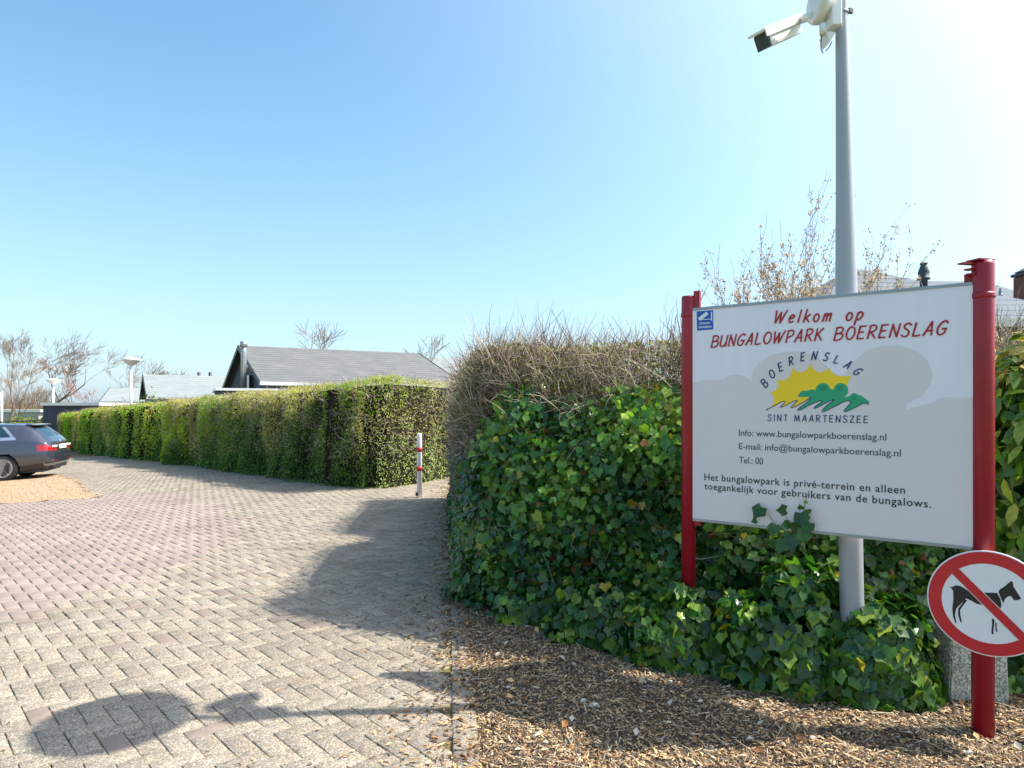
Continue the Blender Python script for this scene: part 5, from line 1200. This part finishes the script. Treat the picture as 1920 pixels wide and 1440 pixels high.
# long stray shoots at the sign's left post
mb = MB()
for pts in (((1272, 700), (1278, 640), (1271, 600), (1268, 560)), ((1280, 660), (1262, 640), (1268, 590)), ((1300, 640), (1315, 560), (1330, 530)), ((1362, 600), (1366, 575), (1372, 558)), ((1262, 690), (1254, 640), (1260, 610))):
    mb.tube([px(x, y, 3.95) for x, y in pts], [.003, .0025, .002, .0012][:len(pts)], 5)
mb.build('shoot', simple('shoot_bark', lin(110, 100, 74), .8), hedge)

# ------------------------------------------------------------------ parked car (estate)
car_th = R(18); cs = .93
N0 = px(4, 880, 15.9); cx0, cy0 = N0.x, 15.9
def catmull(keys, x):
    xs_ = [k[0] for k in keys]; return np.interp(x, xs_, [k[1] for k in keys])
CP = empty('parked_car', (0, 0, 0), label='dark grey estate car parked on the orange gravel, rear towards the road', cat='car')
# car space: x=0 rear bumper, +x to the front, y lateral, z up; rear axle at x=1.08
carM = None
rdir = Vector((math.cos(car_th), math.sin(car_th), 0)); adir = Vector((-math.sin(car_th), math.cos(car_th), 0))
zc = gf(-12, 16)+.004+.02
# near rear wheel outer face centre is at (1.08, -0.90)
O = Vector((cx0, cy0, 0))+rdir*(1.08*cs)+adir*(.88*cs); O.z = gf(cx0, cy0)+.022
tilt_ = Matrix.Rotation(math.atan(-.045)*-1*0, 4, 'Y')
CARM = Matrix(((-rdir.x*cs, -adir.x*cs*-1, 0, O.x), (-rdir.y*cs, -adir.y*cs*-1, 0, O.y), (0, 0, cs, O.z), (0, 0, 0, 1)))
# slope follows the ground: shear z by x
slope = (gf(O.x-rdir.x, O.y)-gf(O.x, O.y))
CARM[2][0] = slope*cs
CP.location = O
# stations: x, bottom z, sill half width, max half width, belt z, belt hw, roof z, roof hw
ST = [(0.0, .40, .55, .70, .62, .66, .66, .50),
      (.04, .34, .66, .82, .72, .78, .80, .62),
      (.09, .30, .72, .87, .86, .82, .95, .66),
      (.16, .27, .76, .895, .93, .85, 1.03, .69),
      (.30, .24, .80, .915, .97, .87, 1.17, .68),
      (.48, .22, .83, .925, .985, .88, 1.33, .64),
      (.66, .20, .85, .93, .99, .885, 1.405, .62),
      (.9, .19, .86, .93, .99, .885, 1.43, .61),
      (1.6, .18, .86, .93, .98, .885, 1.465, .60),
      (2.4, .18, .86, .93, .965, .88, 1.475, .60),
      (3.0, .18, .86, .93, .95, .88, 1.42, .59),
      (3.4, .18, .86, .93, .945, .88, 1.22, .62),
      (3.75, .18, .86, .925, .93, .86, 1.02, .66),
      (4.2, .20, .84, .91, .86, .83, .92, .64),
      (4.6, .24, .78, .86, .74, .76, .82, .58),
      (4.78, .28, .68, .76, .62, .66, .72, .48),
      (4.84, .34, .55, .62, .55, .55, .62, .40)]
STa = np.array(ST); ux = np.concatenate([np.linspace(0, .2, 11)[:-1], np.linspace(.2, .9, 29)[:-1], np.linspace(.9, 4.84, 110)])
def ringpts(x):
    p_ = [np.interp(x, STa[:, 0], STa[:, i]) for i in range(1, 8)]
    bz, sw, mw, beltz, bw, rz, rw = p_
    ctrl = [(0, bz), (sw*.8, bz), (sw, bz+.03), (mw, bz+(beltz-bz)*.35), (mw, bz+(beltz-bz)*.62), (bw+.02, beltz-.06), (bw, beltz), (bw-(bw-rw)*.45, beltz+(rz-beltz)*.45), (rw+.03, rz-.05 if rz-beltz > .15 else rz-(rz-beltz)*.3), (rw*.8, rz), (rw*.4, rz+.012), (0, rz+.016)]
    out = []
    for i in range(len(ctrl)-1):
        for t in np.linspace(0, 1, 5, endpoint=False):
            a_, b_ = ctrl[i], ctrl[i+1]; out.append((a_[0]+(b_[0]-a_[0])*t, a_[1]+(b_[1]-a_[1])*t, i+t))
    out.append((0, ctrl[-1][1], 11)); return out
rings = [ringpts(x) for x in ux]; nr_ = len(rings[0])
# light smoothing across the ring
Yv = np.array([[p_[0] for p_ in r_] for r_ in rings]); Zv = np.array([[p_[1] for p_ in r_] for r_ in rings]); Pv = np.array([p_[2] for p_ in rings[0]])
for _ in range(4):
    Yv[:, 1:-1] = (Yv[:, :-2]+2*Yv[:, 1:-1]+Yv[:, 2:])/4; Zv[:, 1:-1] = (Zv[:, :-2]+2*Zv[:, 1:-1]+Zv[:, 2:])/4
for _ in range(3):
    Yv[1:-1] = (Yv[:-2]+2*Yv[1:-1]+Yv[2:])/4; Zv[1:-1] = (Zv[:-2]+2*Zv[1:-1]+Zv[2:])/4
Xv = np.repeat(ux[:, None], nr_, 1)
WH = [(1.08, .335), (3.92, .335)]
groups = {k: [] for k in ('body', 'side_window', 'rear_window', 'windscreen', 'tail_light', 'lower_trim', 'chrome_trim', 'bumper_trim')}
for i in range(len(ux)-1):
    for j in range(nr_-1):
        xm = Xv[i:i+2, j:j+2].mean(); ym = Yv[i:i+2, j:j+2].mean(); zm = Zv[i:i+2, j:j+2].mean(); pm = (Pv[j]+Pv[j+1])/2
        if any((xm-wx)**2+(zm-wz)**2 < .37**2 and ym > .45 and zm < .8 for wx, wz in WH): continue
        k = 'body'
        if 6.25 < pm < 8.1 and .62 < xm < 3.45 and zm < 1.38:
            lim = .62+(zm-.98)*.9
            if xm > lim+.12 and xm < 3.5-(zm-.95)*1.0:
                k = 'side_window' if not (1.42 < xm < 1.50 or 2.42 < xm < 2.5) else 'body'
            if k == 'side_window' and (pm < 6.6 or pm > 7.9 or xm < lim+.19): k = 'chrome_trim'
        if 9.1 < pm and .2 < xm < .56: k = 'rear_window'
        if 9.1 < pm and 3.03 < xm < 3.62: k = 'windscreen'
        if .06 < xm < .33 and 4.1 < pm < 6.05 and .73 < zm < .88: k = 'tail_light'
        if xm < .12 and pm > 5.2 and .72 < zm < .84 and ym > .42: k = 'tail_light'
        if pm < 2.6: k = 'lower_trim'
        if xm < .2 and .34 < zm < .40 and pm < 4: k = 'bumper_trim'
        groups[k].append((i, j))
carpaint = simple('car_paint', lin(72, 78, 92), .22, .55, .03, 2, coat=1.0)
glassm = simple('car_glass', (.01, .035, .05), .05, 0, .02)
tl = simple('tail_lamp', lin(168, 16, 24), .15, 0, .25, 30, coat=1)
cm = {'body': carpaint, 'side_window': glassm, 'rear_window': glassm, 'windscreen': glassm, 'tail_light': tl, 'lower_trim': M['dark'], 'chrome_trim': simple('chrome', lin(215, 218, 222), .15, .9), 'bumper_trim': M['alu']}
CARn = np.array(CARM)
for k, fl in groups.items():
    if not fl: continue
    for sides in (((1, -1) if k in ('side_window', 'tail_light', 'chrome_trim') else (0,))):
        Vv, Ff, idx = [], [], {}
        for sg in ((sides,) if sides else (1, -1)):
            for i, j in fl:
                q_ = []
                for (ii, jj) in ((i, j), (i+1, j), (i+1, j+1), (i, j+1)):
                    key = (ii, jj, sg if Yv[ii, jj] > 1e-6 else 0)
                    if key not in idx:
                        idx[key] = len(Vv); v4 = CARn @ np.array([Xv[ii, jj], sg*Yv[ii, jj], Zv[ii, jj], 1]); Vv.append(v4[:3])
                    q_.append(idx[key])
                Ff.append(q_ if sg > 0 else q_[::-1])
        me = npmesh(k, Vv, np.array(Ff), smooth=True); link(k if k != 'tail_light' else 'tail_light', me, cm[k], CP)
def C4(x, y, z): return CARM @ Vector((x, y, z))
# rear end cap
pts = [C4(0, Yv[0, j], Zv[0, j]) for j in range(nr_)]+[C4(0, -Yv[0, j], Zv[0, j]) for j in range(nr_-2, 0, -1)]
MB().poly(pts, [tuple(range(len(pts)))]).build('bumper', carpaint, CP)
pts = [C4(4.84, Yv[-1, j], Zv[-1, j]) for j in range(nr_)]+[C4(4.84, -Yv[-1, j], Zv[-1, j]) for j in range(nr_-2, 0, -1)]
MB().poly(pts, [tuple(range(len(pts)))]).build('front_grille', M['dark'], CP)
Rc = CARM.to_3x3().normalized().to_4x4()
def cbox(name, c_, size, mat, bev=.0, par=None, rot=None):
    return MB().box(C4(*c_), [s_*cs for s_ in size], M=Rc @ (rot or Matrix()), bev=bev).build(name, mat, par or CP)
plate = cbox('number_plate', (.012, .0, .80), (.02, .52, .11), simple('plate', lin(225, 225, 220), .4), rot=Matrix.Rotation(R(14), 4, 'Y'))
cbox('plate_recess', (.036, 0, .81), (.03, .72, .17), M['dark'], rot=Matrix.Rotation(R(14), 4, 'Y'))
cbox('badge', (.075, 0, .95), (.02, .1, .07), cm['chrome_trim'], rot=Matrix.Rotation(R(35), 4, 'Y'))
cbox('spoiler', (.55, 0, 1.395), (.26, 1.12, .03), carpaint, .01, rot=Matrix.Rotation(R(-6), 4, 'Y'))
for sg in (1, -1):
    cbox('roof_rail', (1.7, sg*.57, 1.50), (2.0, .03, .03), M['dark'], .008)
    cbox('reflector', (.012, sg*.56, .47), (.03, .22, .022), tl)
    cbox('mirror', (3.1, sg*1.0, 1.0), (.12, .2, .13), carpaint, .03)
    cbox('tail_light_glare', (.035, sg*.56, .825), (.04, .32, .05), simple('lamp_glare', lin(240, 225, 225), .1), .008)  # pale bar painting the white glare in the middle of the tail light
cbox('wiper', (.33, -.1, 1.10), (.3, .5, .012), M['dark'], rot=Matrix.Rotation(R(-45), 4, 'Y'))
cbox('exhaust_panel', (.12, 0, .30), (.12, 1.1, .1), M['dark'])
cbox('underbody', (2.4, 0, .26), (4.3, 1.4, .16), M['dark'])
tyre = simple('tyre_rubber', lin(38, 38, 40), .85); rimm = simple('alloy', lin(190, 192, 196), .3, .8)
for wx, wz in WH:
    for sg in (1, -1):
        Wm = Matrix.Translation(C4(wx, sg*.80, wz)) @ Rc @ Matrix.Rotation(R(-90)*sg, 4, 'X')
        wh = empty('wheel', C4(wx, sg*.80, wz)); wh.parent = CP; wh.matrix_parent_inverse = wm(CP).inverted()
        T_ = Wm @ Matrix.Scale(cs, 4)
        MB().lathe([(.225, .10), (.30, .115), (.325, .09), (.335, .05), (.335, -.07), (.31, -.11), (.2, -.11)], T_, 36).build('tyre', tyre, wh)
        MB().lathe([(.225, .10), (.235, .108), (.228, .112), (.215, .10), (.2, .02), (.0, .01)], T_, 36).build('rim_barrel', M['dark'], wh)
        mb = MB()
        for q_ in range(5):
            for s2 in (-1, 1):
                a_ = 2*math.pi*q_/5+s2*.2
                mb.poly([T_ @ Vector(v) for v in ((math.cos(a_-.3*s2)*.05, math.sin(a_-.3*s2)*.05, .085), (math.cos(a_-.09)*.22, math.sin(a_-.09)*.22, .103), (math.cos(a_+.09)*.22, math.sin(a_+.09)*.22, .103), (math.cos(a_+.3*s2+.3)*.05, math.sin(a_+.3*s2+.3)*.05, .085))], [(0, 1, 2, 3)])
        mb.lathe([(0.001, .1), (.05, .098), (.06, .08)], T_, 16)
        mb.lathe([(.205, .098), (.232, .112), (.238, .10)], T_, 36)
        mb.build('rim', rimm, wh)
# second, distant white car
pw = px(-10, 800, 46); wc = empty('parked_car', (pw.x, 46, -1.0), label='pale car far away at the left edge behind the dark one', cat='car')
MB().box((pw.x, 46, -.45), (4.2, 1.8, .6), 0, .15).build('body', M['white'], wc); MB().box((pw.x-.2, 46, .1), (2.3, 1.55, .55), 0, .2).build('cabin', glassm, wc)
for sx_ in (-1.3, 1.3):
    for sy_ in (-.85, .85): MB().lathe([(.001, -.1), (.3, -.1), (.32, 0), (.3, .1), (.001, .1)], Matrix.Translation((pw.x+sx_, 46+sy_, -.7)) @ Matrix.Rotation(R(90), 4, 'X'), 16).build('wheel', tyre, wc)
